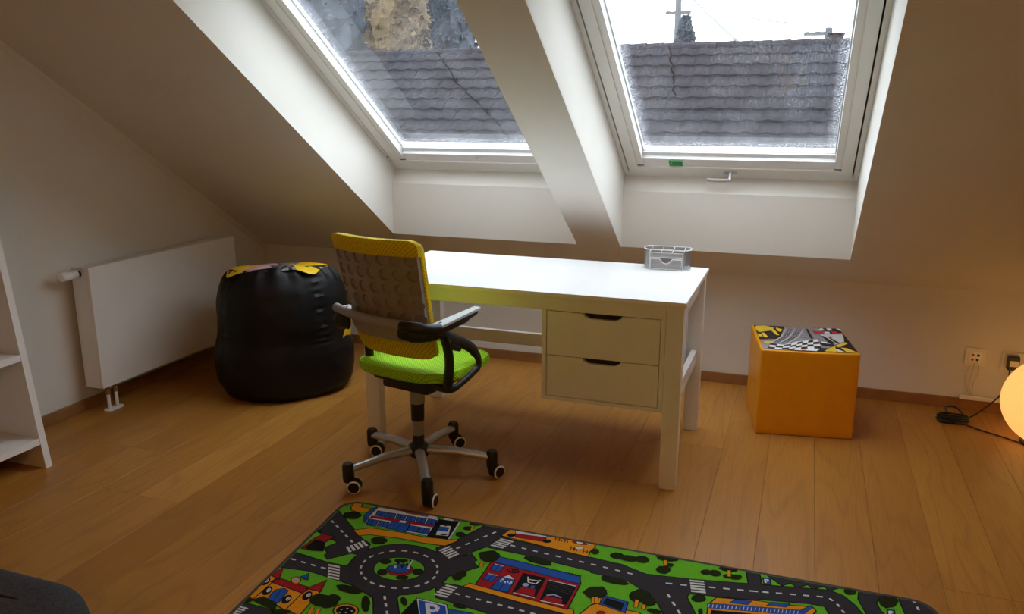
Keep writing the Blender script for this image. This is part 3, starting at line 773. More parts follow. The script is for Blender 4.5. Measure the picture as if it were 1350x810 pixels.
for q in ([(835, 150), (870, 135), (905, 160), (850, 165)], [(920, 140), (965, 140), (985, 162), (940, 165)], [(1020, 142), (1070, 145), (1090, 170), (1060, 165)], [(900, 175), (950, 178), (955, 195), (905, 195)]): pz('whitep', q)
pz('redp', [(970, 172), (1035, 175), (1045, 200), (985, 200)])
pz('lgrey', [(850, 205), (1080, 205), (1120, 280), (1010, 320), (870, 235)]); pz('blackp', [(860, 225), (880, 222), (1000, 300), (960, 320)]); pz('blackp', [(930, 240), (950, 240), (1050, 300), (1020, 312)]); pz('redp', [(940, 228), (985, 230), (975, 242), (950, 242)])
pz('orangep', [(1085, 205), (1140, 210), (1165, 280), (1110, 280)]); pz('blackp', [(1130, 195), (1160, 250), (1285, 430), (1240, 430), (1100, 290)])
# checkered flag
pz('whitep', [(300, 310), (430, 335), (600, 290), (810, 262), (860, 380), (880, 430), (700, 420), (470, 405), (265, 390)])
rows_ = [[(300, 312), (375, 325), (450, 335), (530, 320), (600, 298), (655, 288), (715, 282), (770, 265), (812, 262)],
         [(280, 338), (360, 348), (435, 352), (515, 345), (585, 328), (645, 312), (705, 305), (765, 298), (822, 290)],
         [(268, 362), (345, 372), (425, 378), (505, 370), (575, 352), (640, 338), (700, 330), (765, 325), (835, 318)],
         [(262, 388), (335, 395), (412, 402), (490, 395), (565, 378), (635, 362), (702, 356), (770, 352), (848, 348)],
         [(262, 400), (330, 406), (405, 412), (478, 408), (550, 404), (625, 392), (700, 384), (775, 380), (862, 384)]]
for j in range(4):
    for i in range(8):
        if (i + j) % 2 == 0: pz('blackp', [rows_[j][i], rows_[j][i + 1], rows_[j + 1][i + 1], rows_[j + 1][i]])
pz('redp', [(640, 400), (685, 402), (680, 418), (640, 416)]); pz('blackp', [(830, 290), (960, 300), (1000, 340), (880, 350), (840, 320)]); pz('whitep', [(845, 292), (900, 292), (960, 318), (860, 305)]); pz('blackp', [(860, 370), (920, 372), (885, 425), (800, 415)])
pz('blackp', [(880, 425), (930, 370), (1090, 290), (1190, 300), (1285, 440)]); pz('ochre', [(890, 425), (930, 375), (1000, 345), (1020, 420), (1000, 432)]); pz('ochre', [(1000, 340), (1100, 292), (1140, 310), (1060, 355), (1030, 360)]); pz('ochre', [(1060, 362), (1130, 370), (1270, 432), (1130, 425)]); pz('lgrey', [(1000, 380), (1040, 390), (1120, 425), (1040, 428)])
for f in pr.faces:
    if f.normal.z < 0: f.normal_flip()
pr.normal_update()
for f in pr.faces:
    if f.normal.z < 0: f.normal_flip()
link('printed_top', pr, [MT[k] for k in pm], OT)

# ---------------------------------------------------------------- play rug
# printed shapes of the rug: colour key then x y pairs (0.1 mm, offset)
RUG = (
'k2342 13812,3410 13415,4193 12983,4725 12950,4516 13756,4066 13970,2825 14957,2235 15436;k2496 11469,3503 11588,4689 11435,5272 11343,6082 11003,6031 11658,4396 12894,4447 12299,3782 12280,2432 12448;'
'k5600 11489,5904 11251,6142 10937,6796 9803,7572 10082,6831 11263,6811 11365,6986 11607;k2678 8702,3968 8653,4543 9268,3768 9489,2644 9532,2627 9473;'
'k7252 13319,7587 13876,8273 14846,9797 14810,10244 14747,11940 14621,13011 14538,12826 15387,11649 15449,10004 15597,9023 15627,8527 15730,8617 16213,7581 16203,7631 16151,7094 14884,6673 14253;'
'k11951 14542,13179 14460,13828 14037,14239 13590,14551 13011,14707 12065,15594 12383,15470 13338,15040 14277,15093 14433,17089 14776,16998 16292,16591 16288,16695 15642,15061 15300,13632 15101,12823 15375,11712 15475;'
'k16589 14748,18536 15126,18910 15118,19067 14634,20065 14993,19791 15550,19471 15963,19081 16123,17137 15735,17036 16292,16574 16288,16685 15638,16526 15581;'
'k17204 16294,17687 15817,17950 16054,18149 15837,18442 16150,18611 15937,18908 16235,19072 16022,19350 16282,19576 16292,19580 16317;k19894 16320,19854 15888,20063 15080,20744 15067,20473 15557,20401 15897,20581 16326;'
'k21945 15717,21918 15878,21851 16027,21748 16155,21616 16253,21464 16313,21302 16333,21009 16330,21030 16074,21132 15388,21953 15460;'
'k7891 11643,8554 11571,10600 11320,12432 11377,13430 12001,12016 12279,10222 12481,8180 12508,7525 12429;k7279 13730,7741 12708,7884 12911,8527 13654,8240 13869,8309 14009,7962 14352,7425 13783;'
'k3414 12737,3397 12581,3662 12381,4263 13026,3886 13337,3408 13501,3131 12996;'
'k7592 13433,7438 13626,7249 13796,7030 13941,6785 14055,6521 14134,6244 14176,5963 14180,5685 14144,5418 14070,5169 13959,4947 13814,4756 13640,4602 13442,4490 13226,4421 12997,4397 12763,4418 12530,4482 12304,4585 12091,4725 11896,4897 11722,5096 11574,5317 11454,5555 11364,5803 11306,6057 11279,6311 11285,6561 11323,6800 11391,7024 11489,7228 11615,7408 11766,7560 11939,7680 12131,7765 12339,7811 12557,7818 12781,7783 13005,7708 13225;'
'r2339 13856,3427 13452,4205 13022,4673 12994,4482 13728,4045 13936,2800 14926,2246 15377,2247 15268;'
'r2493 11509,3503 11628,4695 11474,5283 11382,6037 11065,5993 11637,4441 12813,4491 12260,3780 12240,2439 12407,2436 12377;r5676 11467,5932 11280,6176 10959,6814 9852,7512 10103,6793 11248,6768 11375,6903 11560;'
'r2675 8742,3951 8693,4469 9248,3762 9450,2674 9491,2635 9356;'
'r7251 13396,7554 13898,8253 14886,9800 14850,10248 14787,11943 14661,12961 14582,12793 15349,11647 15409,10001 15557,9018 15587,8481 15699,8577 16212,7636 16203,7679 16159,7129 14865,6721 14252;'
'r11982 14580,13192 14500,13854 14068,14272 13613,14589 13024,14739 12119,15550 12410,15432 13327,14997 14274,15062 14468,17047 14810,16958 16292,16632 16289,16741 15610,15068 15261,13629 15060,12814 15336,11765 15430;'
'r16626 14796,18532 15166,18940 15158,19093 14686,20010 15015,19757 15529,19446 15930,19077 16081,17104 15687,16995 16292,16615 16288,16730 15612,16568 15554;'
'r17261 16295,17688 15872,17952 16110,18149 15896,18444 16211,18614 15997,18912 16295,19077 16081,19325 16314;r19934 16320,19894 15891,20094 15120,20676 15108,20435 15543,20359 15901,20538 16326;'
'r21945 15717,21918 15878,21851 16027,21748 16155,21616 16253,21464 16313,21302 16333,21049 16331,21070 16078,21166 15431,21952 15500;'
'r7918 11680,8558 11610,10602 11360,12420 11417,13350 11986,12010 12239,10220 12441,8182 12468,7585 12396;r7334 13707,7748 12788,7852 12936,8469 13648,8189 13857,8260 14001,7963 14294,7448 13748;'
'r3456 12753,3439 12599,3657 12434,4205 13022,3867 13302,3427 13452,3181 13005;'
'r7559 13411,7409 13598,7225 13765,7010 13906,6771 14017,6512 14095,6241 14136,5965 14140,5693 14105,5431 14032,5189 13923,4971 13782,4785 13613,4636 13421,4527 13211,4461 12989,4437 12763,4458 12537,4519 12318,4620 12111,4756 11922,4924 11753,5118 11608,5334 11491,5566 11403,5810 11345,6059 11320,6308 11325,6552 11362,6786 11429,7005 11525,7205 11648,7380 11795,7528 11963,7644 12150,7726 12351,7771 12562,7778 12779,7744 12996,7671 13208;'
'w7303 13006,7346 12853,7414 12872,7370 13025;w7361 12694,7346 12539,7416 12532,7431 12688;w7303 12386,7234 12243,7296 12213,7366 12355;w7137 12108,7020 11990,7070 11941,7187 12059;'
'w6879 11885,6726 11802,6759 11741,6912 11824;w6552 11737,6376 11696,6392 11627,6568 11669;w6186 11676,6003 11680,6001 11610,6185 11606;w5813 11709,5638 11759,5619 11692,5794 11642;'
'w5467 11834,5316 11927,5280 11867,5430 11775;w5180 12042,5069 12170,5016 12124,5127 11996;w4981 12315,4922 12467,4857 12442,4916 12290;w4892 12628,4893 12789,4823 12790,4822 12628;'
'w4926 12951,4989 13106,4924 13132,4861 12978;w5083 13253,5203 13384,5151 13431,5031 13301;w5351 13501,5516 13592,5481 13654,5317 13562;w5703 13664,5895 13707,5879 13775,5688 13732;'
'w6101 13724,6298 13713,6301 13783,6104 13794;w6498 13675,6680 13613,6703 13679,6521 13741;w6853 13525,7001 13419,7042 13476,6894 13582;w7130 13293,7229 13156,7286 13197,7186 13334;'
'k6839 13092,6737 13192,6611 13273,6466 13331,6307 13365,6140 13373,5973 13355,5811 13311,5661 13243,5530 13154,5422 13046,5342 12925,5293 12795,5277 12661,5295 12529,5346 12405,5426 12294,5533 12200,5660 12125,5804 12073,5958 12044,6118 12039,6278 12058,6432 12100,6575 12165,6702 12249,6808 12350,6890 12465,6943 12590,6965 12721,6955 12851,6912 12977;'
'g6815 13073,6718 13168,6597 13246,6457 13302,6303 13335,6141 13343,5978 13326,5821 13283,5676 13217,5549 13130,5445 13027,5369 12911,5322 12788,5308 12661,5325 12537,5372 12420,5449 12314,5550 12224,5673 12153,5812 12102,5962 12074,6117 12069,6272 12087,6422 12129,6561 12191,6683 12272,6786 12370,6864 12480,6914 12599,6935 12722,6926 12845,6885 12964;'
'k5650 13051,5592 13076,5531 13090,5462 13095,5386 13079,5342 13025,5317 12974,5310 12920,5317 12862,5361 12815,5419 12790,5479 12772,5549 12770,5620 12792,5654 12844,5692 12883,5724 12942,5708 13010;'
't5640 13033,5586 13057,5528 13070,5464 13075,5397 13061,5359 13015,5336 12968,5330 12920,5336 12871,5372 12831,5426 12808,5482 12792,5546 12790,5608 12809,5638 12856,5676 12895,5703 12945,5691 12998;'
'k5826 12450,5774 12483,5717 12519,5655 12517,5592 12506,5559 12458,5524 12408,5538 12341,5550 12278,5594 12220,5650 12175,5718 12151,5777 12163,5836 12178,5862 12228,5899 12272,5885 12339,5865 12396;'
't5812 12435,5763 12466,5711 12499,5657 12497,5604 12488,5575 12446,5546 12404,5558 12345,5569 12287,5608 12234,5660 12193,5719 12172,5773 12182,5823 12195,5846 12239,5878 12277,5866 12334,5847 12387;'
'k6902 12869,6850 12912,6777 12946,6709 12914,6640 12905,6602 12849,6576 12798,6568 12739,6583 12678,6625 12630,6675 12597,6734 12558,6805 12565,6874 12579,6925 12625,6961 12686,6949 12747,6963 12817;'
't6889 12854,6840 12895,6777 12924,6714 12895,6652 12887,6620 12839,6596 12792,6588 12740,6601 12688,6639 12645,6686 12614,6739 12579,6802 12584,6865 12597,6910 12638,6940 12689,6928 12747,6941 12810;'
'k6612 12396,6551 12415,6486 12419,6422 12397,6368 12378,6307 12351,6277 12308,6250 12265,6245 12209,6293 12175,6340 12153,6404 12145,6469 12163,6533 12180,6591 12213,6639 12261,6628 12305,6639 12348;'
't6599 12380,6547 12395,6489 12399,6429 12378,6375 12359,6320 12335,6293 12297,6270 12258,6266 12219,6303 12193,6346 12173,6402 12165,6464 12182,6525 12198,6578 12229,6617 12267,6608 12306,6618 12345;'
'k6132 13269,6062 13273,6002 13272,5935 13270,5872 13240,5803 13214,5738 13163,5758 13115,5758 13077,5790 13042,5836 13018,5902 13014,5973 13019,6052 13043,6106 13089,6130 13129,6169 13171,6181 13230;'
't6125 13249,6062 13253,6002 13252,5940 13250,5880 13222,5813 13196,5762 13157,5778 13119,5778 13085,5803 13058,5841 13038,5902 13034,5970 13039,6042 13061,6090 13102,6114 13141,6151 13181,6159 13222;'
'k6500 12924,6353 12994,6179 13013,6002 12978,5850 12895,5745 12774,5704 12632,5738 12494,5838 12383,5985 12316,6156 12299,6328 12334,6477 12415,6582 12533,6626 12672,6597 12810;'
'd6481 12899,6345 12965,6180 12983,6012 12950,5869 12871,5772 12759,5736 12631,5765 12508,5856 12408,5993 12345,6155 12329,6318 12362,6459 12439,6556 12548,6595 12673,6569 12797;'
'k6416 12942,6292 12996,6145 13007,5995 12976,5863 12906,5770 12806,5731 12690,5756 12576,5839 12487,5963 12435,6108 12425,6256 12456,6385 12525,6478 12622,6519 12737,6497 12851;'
'b6398 12917,6285 12966,6147 12977,6005 12947,5882 12882,5796 12791,5762 12688,5783 12591,5856 12512,5970 12465,6106 12455,6245 12485,6367 12549,6452 12638,6488 12739,6469 12837;'
'w5938 12853,5898 12870,5885 12834,5908 12766,5953 12706,5993 12689,6006 12725,5983 12792;k5930 13083,5889 13101,5876 13064,5899 12995,5944 12934,5985 12917,5998 12953,5975 13022;'
'k6064 13171,6023 13189,6011 13152,6033 13082,6078 13021,6119 13004,6131 13040,6109 13109;k6245 13079,6205 13097,6192 13060,6214 12991,6258 12931,6298 12913,6311 12950,6289 13018;'
'k6275 13286,6234 13304,6221 13267,6244 13197,6288 13135,6328 13118,6341 13155,6319 13224;k6145 12927,6105 12944,6092 12908,6114 12840,6158 12780,6198 12763,6211 12799,6189 12867;'
'w6385 12936,6345 12953,6332 12917,6353 12849,6397 12789,6436 12772,6449 12808,6428 12876;w6387 12780,6325 13300,6285 13295,6347 12775;w2383 14640,2533 14533,2573 14590,2424 14697;'
'w2715 14403,2865 14297,2906 14354,2756 14460;w3048 14167,3197 14060,3238 14117,3088 14224;w3380 13930,3530 13824,3570 13881,3421 13987;w3712 13693,3862 13587,3902 13644,3753 13751;'
'w2522 11993,2702 11978,2708 12047,2528 12063;w2922 11959,3102 11943,3108 12013,2928 12029;w3322 11925,3502 11909,3508 11979,3328 11994;w3721 11891,3901 11875,3907 11945,3727 11960;'
'w6377 11192,6471 11049,6530 11087,6436 11230;w6586 10874,6680 10731,6739 10770,6645 10913;w6795 10557,6889 10414,6947 10452,6853 10595;w7391 14423,7478 14572,7417 14607,7331 14458;'
'w7583 14754,7670 14903,7609 14938,7523 14789;w7775 15086,7862 15235,7801 15270,7715 15121;w7967 15417,8054 15566,7993 15601,7907 15452;w8160 15748,8246 15897,8185 15933,8099 15783;'
'w9001 15223,9164 15209,9170 15279,9007 15293;w9407 15189,9569 15175,9575 15245,9413 15259;w9812 15155,9974 15141,9980 15211,9818 15224;w10218 15120,10380 15107,10386 15176,10223 15190;'
'w10624 15087,10786 15077,10791 15147,10628 15157;w11030 15062,11192 15052,11197 15122,11034 15132;w11436 15037,11598 15026,11603 15096,11440 15106;w11841 15011,12003 14997,12009 15067,11847 15081;'
'w12246 14976,12408 14962,12414 15031,12252 15045;w12651 14940,12814 14926,12820 14996,12658 15010;w13057 14905,13219 14890,13225 14960,13063 14974;w8360 12023,8518 12013,8522 12083,8364 12093;'
'w8712 12001,8870 11991,8875 12061,8716 12071;w9064 11979,9223 11970,9227 12039,9068 12049;w9416 11958,9575 11948,9579 12018,9421 12028;w9769 11936,9927 11926,9931 11996,9773 12006;'
'w10121 11914,10279 11904,10284 11974,10125 11984;w10473 11893,10632 11883,10636 11953,10477 11962;w10825 11871,10984 11861,10988 11931,10830 11941;w14305 14741,14501 14772,14490 14841,14294 14810;'
'w14740 14809,14936 14840,14925 14909,14730 14878;w15596 14971,15783 15006,15770 15075,15583 15040;w16010 15049,16197 15084,16184 15153,15997 15118;w16425 15127,16611 15162,16598 15231,16412 15196;'
'w16839 15205,17025 15241,17012 15309,16826 15274;w14418 14196,14510 14036,14571 14071,14479 14231;w14623 13840,14715 13680,14776 13715,14684 13875;w14828 13485,14920 13324,14980 13359,14888 13519;'
'w16773 15191,16948 15226,16934 15295,16759 15260;w17161 15269,17336 15303,17323 15372,17148 15337;w17550 15346,17725 15381,17711 15449,17536 15415;w17939 15423,18113 15458,18100 15527,17925 15492;'
'w18327 15501,18502 15536,18488 15604,18314 15569;w18716 15578,18891 15613,18877 15682,18702 15647;w19043 15611,19135 15508,19187 15555,19095 15658;w19243 15388,19311 15270,19372 15304,19304 15423;'
'w19373 15117,19425 14989,19490 15016,19437 15144;w21464 16313,21418 16319,21430 16243,21499 16254,21491 16302;w21462 16049,21488 15890,21557 15901,21531 16060;w3829 13268,4111 13008,4161 13091,3875 13345;'
'w3902 13392,4191 13142,4241 13224,3948 13470;w3976 13517,4272 13275,4322 13358,4021 13594;w4049 13642,4352 13409,4402 13492,4094 13719;w4122 13766,4433 13542,4483 13625,4168 13843;'
'w3904 12079,4317 12086,4264 12179,3851 12171;w3988 11931,4403 11936,4349 12029,3936 12023;w4073 11784,4488 11787,4435 11880,4020 11875;w4158 11636,4574 11637,4521 11730,4105 11728;'
'w4242 11488,4659 11488,4606 11581,4190 11580;w6922 14089,7142 14462,7072 14510,6852 14137;w7035 14013,7255 14385,7185 14433,6965 14060;w7149 13937,7368 14308,7298 14356,7079 13984;'
'w7262 13860,7481 14231,7411 14279,7192 13907;w7376 13784,7594 14153,7524 14201,7305 13831;w7899 12319,8295 12295,8308 12378,7922 12402;w7862 12185,8274 12161,8287 12244,7885 12268;'
'w7825 12051,8254 12027,8267 12110,7848 12134;w7788 11917,8233 11893,8246 11976,7811 12000;w7751 11783,8213 11759,8225 11842,7774 11866;w8507 15493,8994 15444,9020 15519,8530 15568;'
'w8471 15372,8951 15325,8977 15399,8493 15447;w8434 15251,8908 15205,8934 15279,8457 15326;w8398 15130,8865 15085,8892 15159,8420 15205;w8361 15009,8822 14966,8849 15040,8384 15084;'
'w14989 15126,15417 15205,15398 15293,14971 15212;w15018 14988,15448 15064,15429 15151,15000 15073;w15046 14849,15478 14923,15459 15010,15029 14935;w15075 14711,15509 14781,15490 14869,15057 14797;'
'w15104 14573,15540 14640,15521 14728,15086 14658;w2642 9248,2910 9240,2924 9304,2637 9315;w2649 9141,2888 9136,2902 9200,2644 9207;w2656 9034,2866 9032,2880 9096,2651 9100;w2663 8928,2844 8928,2858 8992,2658 8994;'
'k3860 14033,4180 14236,5285 14367,6183 14360,6956 14446,7271 14982,6018 14771,5108 14782,3982 14700,3431 14337;'
'o3861 14081,4166 14275,5283 14407,6181 14400,6931 14484,7193 14928,6021 14731,5110 14742,3995 14661,3502 14336;'
'k2642 15592,2912 15501,3374 15646,3307 15984,2907 15938,2823 16158,2810 16157,2651 16135,2505 16071,2466 16040,2490 15802;o2667 15626,2913 15543,3327 15673,3275 15940,2881 15895,2782 16152,2508 16073,2529 15817;'
'k9985 15555,11683 15402,11639 15753,11748 16086,11691 16242,9779 16224,8919 16112,8882 16215,8592 16212,8455 15717;'
'o9989 15594,11637 15446,11598 15757,11705 16085,11648 16241,10274 16228,9971 16208,8892 16068,8841 16212,8826 16215,8634 16213,8506 15752;k10258 12282,11837 12161,12080 12216,11974 12508,10169 12630,8568 12726,8389 12463;'
'o10262 12322,11834 12201,12027 12245,11945 12470,10167 12591,8588 12685,8460 12497;k8976 15773,10064 15832,9992 16143,8861 16068;d8989 15794,10039 15851,9976 16122,8889 16050;k8842 16215,8882 16031,10005 16132,9985 16226;'
'w8862 16215,8897 16053,9980 16150,9965 16225;'
'k8913 15963,8870 15988,8817 15996,8762 15986,8712 15959,8677 15919,8660 15873,8665 15827,8691 15789,8733 15764,8786 15756,8841 15767,8890 15794,8926 15833,8943 15879,8938 15925;'
'k10203 16007,10161 16031,10108 16038,10050 16027,9998 15999,9959 15959,9939 15912,9942 15867,9966 15830,10008 15806,10061 15799,10118 15810,10170 15838,10209 15878,10229 15924,10227 15970;'
'k10890 16234,10880 16190,10927 16128,11017 16092,11135 16080,11267 16092,11393 16126,11497 16178,11563 16240;d10910 16234,10902 16195,10940 16145,11022 16112,11135 16100,11263 16112,11386 16145,11486 16195,11533 16240;'
'w11047 16236,11050 16188,11070 16149,11101 16122,11141 16111,11182 16116,11219 16139,11246 16174,11259 16218,11258 16238;'
'w11383 16239,11383 16222,11397 16198,11421 16182,11453 16177,11488 16184,11519 16201,11544 16226,11550 16240;'
'k11355 15966,11310 15990,11254 15995,11196 15982,11142 15954,11100 15915,11075 15867,11075 15818,11100 15778,11146 15754,11201 15749,11259 15762,11312 15789,11355 15829,11379 15876,11380 15925;'
'w11341 15951,11304 15970,11255 15975,11203 15963,11154 15938,11116 15903,11095 15863,11095 15824,11115 15793,11151 15774,11200 15769,11252 15781,11301 15806,11338 15841,11359 15881,11360 15919;'
'k10279 16228,10321 16057,10350 16064,10310 16229;k10319 16151,10403 16164,10399 16194,10314 16181;k10386 16176,10414 16056,10443 16062,10416 16182;k10412 16230,10454 16053,10483 16060,10443 16230;'
'k10452 16147,10537 16160,10532 16190,10448 16177;k10520 16172,10546 16052,10575 16058,10549 16178;k10610 16231,10655 16039,10684 16046,10641 16232;k10654 16133,10738 16146,10733 16176,10650 16163;'
'k10721 16158,10746 16038,10776 16045,10750 16164;k10927 15891,10975 15675,11004 15681,10956 15898;k10976 15766,11058 15779,11054 15808,10972 15795;k11041 15790,11065 15674,11095 15680,11071 15796;'
'k11046 15850,11093 15635,11123 15641,11075 15857;k11095 15725,11177 15738,11172 15768,11090 15755;k11160 15750,11183 15634,11212 15640,11189 15756;k11374 15827,11418 15612,11447 15618,11403 15833;'
'k11421 15702,11502 15715,11497 15744,11416 15732;k11485 15727,11507 15612,11536 15617,11514 15732;k11502 15823,11545 15609,11575 15615,11531 15829;k11549 15699,11630 15711,11625 15741,11544 15728;'
'k11613 15724,11634 15609,11663 15614,11642 15729;k3709 14995,3623 15682,3423 16163,3400 16163,3290 15865,3289 15381,3544 14936;b3676 15015,3594 15675,3412 16134,3319 15860,3319 15389,3558 14973;'
'k3671 14815,6123 14835,6016 16084,3467 16098,3490 15458,3640 14831;w3610 14840,6091 14865,5988 16054,3498 16068,3520 15462,3664 14788;k6920 14847,6770 16151,5967 16057,6073 14812;'
'k6886 14876,6743 16118,5999 16031,6101 14844;w6736 16095,6852 14895,6902 14899,6786 16100;d6044 15441,6002 15628,3572 15480,3586 15301;d3527 16067,6704 16171,6703 16194,4259 16171,3524 16147;'
'w3552 15999,4617 16001,4617 16121,3552 16119;w5525 16046,5863 16076,5853 16186,5737 16185,5515 16166;w6156 16189,6165 16075,6499 16104,6491 16192;k3681 15504,4064 15515,3965 15898,3577 15889;'
'b3703 15535,4026 15544,3941 15868,3616 15860;k3763 15859,3861 15538,3880 15544,3782 15864;k4073 15516,4453 15526,4359 15908,3974 15899;b4096 15546,4415 15555,4336 15878,4013 15870;'
'k4159 15869,4252 15550,4271 15556,4178 15875;k4474 15541,4851 15551,4763 15932,4381 15923;b4497 15571,4814 15580,4739 15902,4418 15894;k4563 15893,4652 15575,4671 15580,4583 15898;'
'k4871 15547,5246 15557,5163 15937,4784 15928;b4895 15578,5209 15586,5139 15907,4821 15899;k4965 15898,5049 15582,5068 15587,4984 15904;k5262 15561,5634 15571,5556 15950,5180 15941;'
'b5286 15592,5598 15600,5532 15920,5217 15912;k5359 15911,5438 15596,5458 15601,5378 15916;k5665 15590,6035 15600,5963 15978,5589 15969;b5690 15621,5999 15629,5938 15947,5625 15940;'
'k5766 15939,5841 15625,5860 15629,5786 15944;k3682 14838,4096 14852,3990 15255,3571 15242;b3705 14869,4057 14881,3967 15224,3610 15213;k3773 15204,3878 14883,3897 14889,3792 15210;'
'k4110 14859,4520 14873,4420 15274,4004 15261;b4133 14890,4482 14902,4397 15243,4043 15232;k4205 15224,4304 14903,4323 14909,4224 15230;k5262 14916,5664 14929,5581 15327,5174 15315;'
'b5286 14946,5627 14958,5557 15296,5211 15286;k5368 15278,5453 14960,5473 14966,5388 15283;k5668 14924,6067 14938,5990 15334,5586 15322;b5692 14955,6031 14967,5965 15304,5623 15293;'
'k5778 15285,5858 14969,5878 14974,5798 15290;k5281 14801,5183 15401,4448 15350,4482 14843;b5245 14833,5158 15369,4480 15322,4510 14872;k4814 15337,4869 14830,4889 14832,4834 15339;'
'k4713 15345,5009 15378,4945 15562,4682 15509;w4729 15367,4981 15395,4931 15539,4705 15494;k6796 15068,6607 15755,6197 15724,6207 15486,6320 14989;w6771 15084,6592 15734,6218 15706,6227 15489,6335 15012;'
'k6624 15345,6575 15630,6208 15596,6251 15308;b6600 15363,6558 15608,6231 15578,6268 15330;'
'd6441 15747,6421 15760,6398 15766,6375 15762,6356 15751,6343 15733,6339 15711,6344 15689,6358 15670,6377 15657,6400 15652,6423 15656,6442 15667,6455 15685,6459 15707,6454 15729;'
'k6691 15188,6659 15196,6616 15193,6571 15181,6528 15162,6496 15137,6478 15112,6479 15089,6496 15073,6529 15065,6571 15068,6617 15080,6659 15099,6691 15124,6709 15149,6709 15172;'
'k11822 12400,11840 13876,8734 14159,8746 12670;d11783 12444,11800 13839,8774 14115,8786 12706;k11860 13781,11704 14267,8894 14472,8764 14080;b11803 13826,11674 14229,8922 14430,8817 14115;'
'k9240 13571,9261 13979,8879 14025,8863 13614;b9212 13604,9230 13952,8908 13991,8894 13641;k9064 13622,9079 13971,9059 13972,9044 13623;w8906 13976,9228 13938,9231 13967,8910 14006;'
'k9223 13017,9264 13417,8876 13428,8866 13018;b9196 13047,9231 13388,8905 13397,8897 13048;k9057 13047,9079 13392,9059 13393,9037 13048;w8905 13382,9231 13373,9232 13403,8906 13412;'
'k9871 12636,9853 13359,9324 13389,9258 12624;b9841 12665,9823 13330,9351 13357,9291 12655;k9567 13329,9555 12649,9575 12649,9587 13329;k9842 13340,9577 13578,9388 13353;w9807 13353,9579 13550,9429 13371;'
'w9437 13196,9407 13186,9414 13125,9449 13075,9478 13086,9472 13146;w9455 13312,9426 13301,9432 13240,9468 13190,9497 13201,9491 13261;w9583 13191,9554 13180,9559 13120,9594 13070,9623 13081,9617 13141;'
'w9648 13236,9619 13225,9625 13165,9659 13115,9688 13126,9683 13186;w9737 13160,9708 13150,9714 13090,9748 13040,9777 13051,9772 13110;w9769 13243,9740 13233,9745 13172,9779 13123,9808 13133,9803 13193;'
'k9787 13885,9730 13925,9654 13949,9571 13951,9494 13933,9434 13897,9401 13848,9400 13794,9430 13744,9488 13704,9563 13682,9646 13679,9722 13697,9781 13733,9815 13782,9817 13835;'
'd9456 13864,9434 13856,9442 13800,9472 13752,9494 13760,9487 13816;d9538 13871,9516 13863,9524 13807,9553 13759,9576 13767,9568 13823;d9620 13878,9597 13869,9605 13813,9635 13765,9657 13773,9649 13829;'
'd9701 13884,9679 13876,9686 13820,9716 13772,9738 13780,9731 13836;k10741 12641,10715 13775,9945 13808,9971 12691;k11710 12632,11745 13678,10816 13738,10887 12613;k10699 12705,10610 13109,10143 13091,10041 12706;'
'd10674 12725,10594 13088,10158 13072,10067 12726;'
'l10309 13270,10278 13292,10241 13300,10203 13294,10170 13274,10146 13244,10135 13208,10140 13172,10159 13140,10189 13119,10226 13111,10264 13117,10297 13136,10321 13166,10331 13202,10327 13239;'
'b10534 13228,10510 13249,10480 13258,10451 13255,10425 13239,10408 13213,10401 13180,10406 13147,10422 13118,10447 13097,10476 13088,10505 13091,10530 13107,10548 13133,10555 13165,10550 13199;'
'w10145 13643,10251 13354,10288 13368,10183 13656;w10270 13341,10523 13346,10522 13386,10269 13381;w10542 13361,10606 13599,10567 13610,10503 13371;w10209 13499,10568 13520,10566 13560,10207 13539;'
'w10013 12666,10717 12633,10718 12673,10014 12706;k11563 12597,11552 12865,10985 12890,10921 12615;d11542 12617,11533 12846,11000 12870,10946 12635;l11026 12868,11228 12975,11200 13028,10998 12921;'
'l11205 12972,11462 12895,11479 12953,11223 13030;w10840 13676,11730 13638,11731 13678,10842 13716;w10920 12552,11651 12551,11651 12591,10920 12592;r10872 13577,11704 13522,11706 13552,10874 13607;'
'r10876 13464,11704 13410,11706 13440,10878 13494;r10879 13352,11704 13299,11706 13329,10881 13382;r10882 13240,11703 13190,11705 13220,10884 13270;k11292 14310,11373 14198,11398 14215,11317 14328;'
'k11395 14228,11426 14291,11399 14305,11368 14242;k11400 14304,11480 14192,11504 14209,11424 14322;k11502 14222,11533 14285,11506 14299,11475 14236;k11507 14298,11586 14186,11611 14203,11532 14315;'
'k11608 14216,11640 14279,11613 14292,11582 14230;k11614 14292,11693 14180,11717 14197,11638 14309;k11715 14210,11746 14273,11719 14286,11688 14224;'
'k2613 9683,2765 9645,3533 9721,3957 9562,4572 9488,4472 10827,4002 10749,2846 10934,2526 11008;o2610 9725,2768 9686,3538 9762,3967 9601,4529 9533,4435 10780,4002 10709,2838 10895,2537 10964,2531 10937;'
'k4010 10461,4068 10836,2759 10965,2692 10651;d3977 10507,4022 10800,2791 10922,2740 10684;k2530 10953,2918 10835,2575 11571,2512 11221;d2527 10995,2847 10898,2583 11509,2522 11073;k4492 10717,4303 11387,3934 10710;'
'd4440 10757,4294 11304,4001 10751;k2771 10922,2748 9686,2788 9686,2811 10922;k3957 10506,3988 9615,4028 9617,3997 10507;k3626 9792,3527 10467,3302 10535,3097 10366,3100 10139,3205 9780;'
'b3591 9821,3500 10444,3308 10501,3127 10352,3130 10144,3227 9811;k3257 10442,3398 9809,3417 9813,3277 10447;'
'k2853 10463,2785 10428,2749 10340,2756 10223,2802 10109,2875 10028,2956 10001,3023 10035,3059 10121,3054 10237,3009 10352,2935 10435;'
'w2888 10373,2858 10323,2869 10243,2915 10181,2969 10172,3000 10222,2989 10301,2942 10364;k2943 10205,2961 10329,2942 10332,2923 10208;'
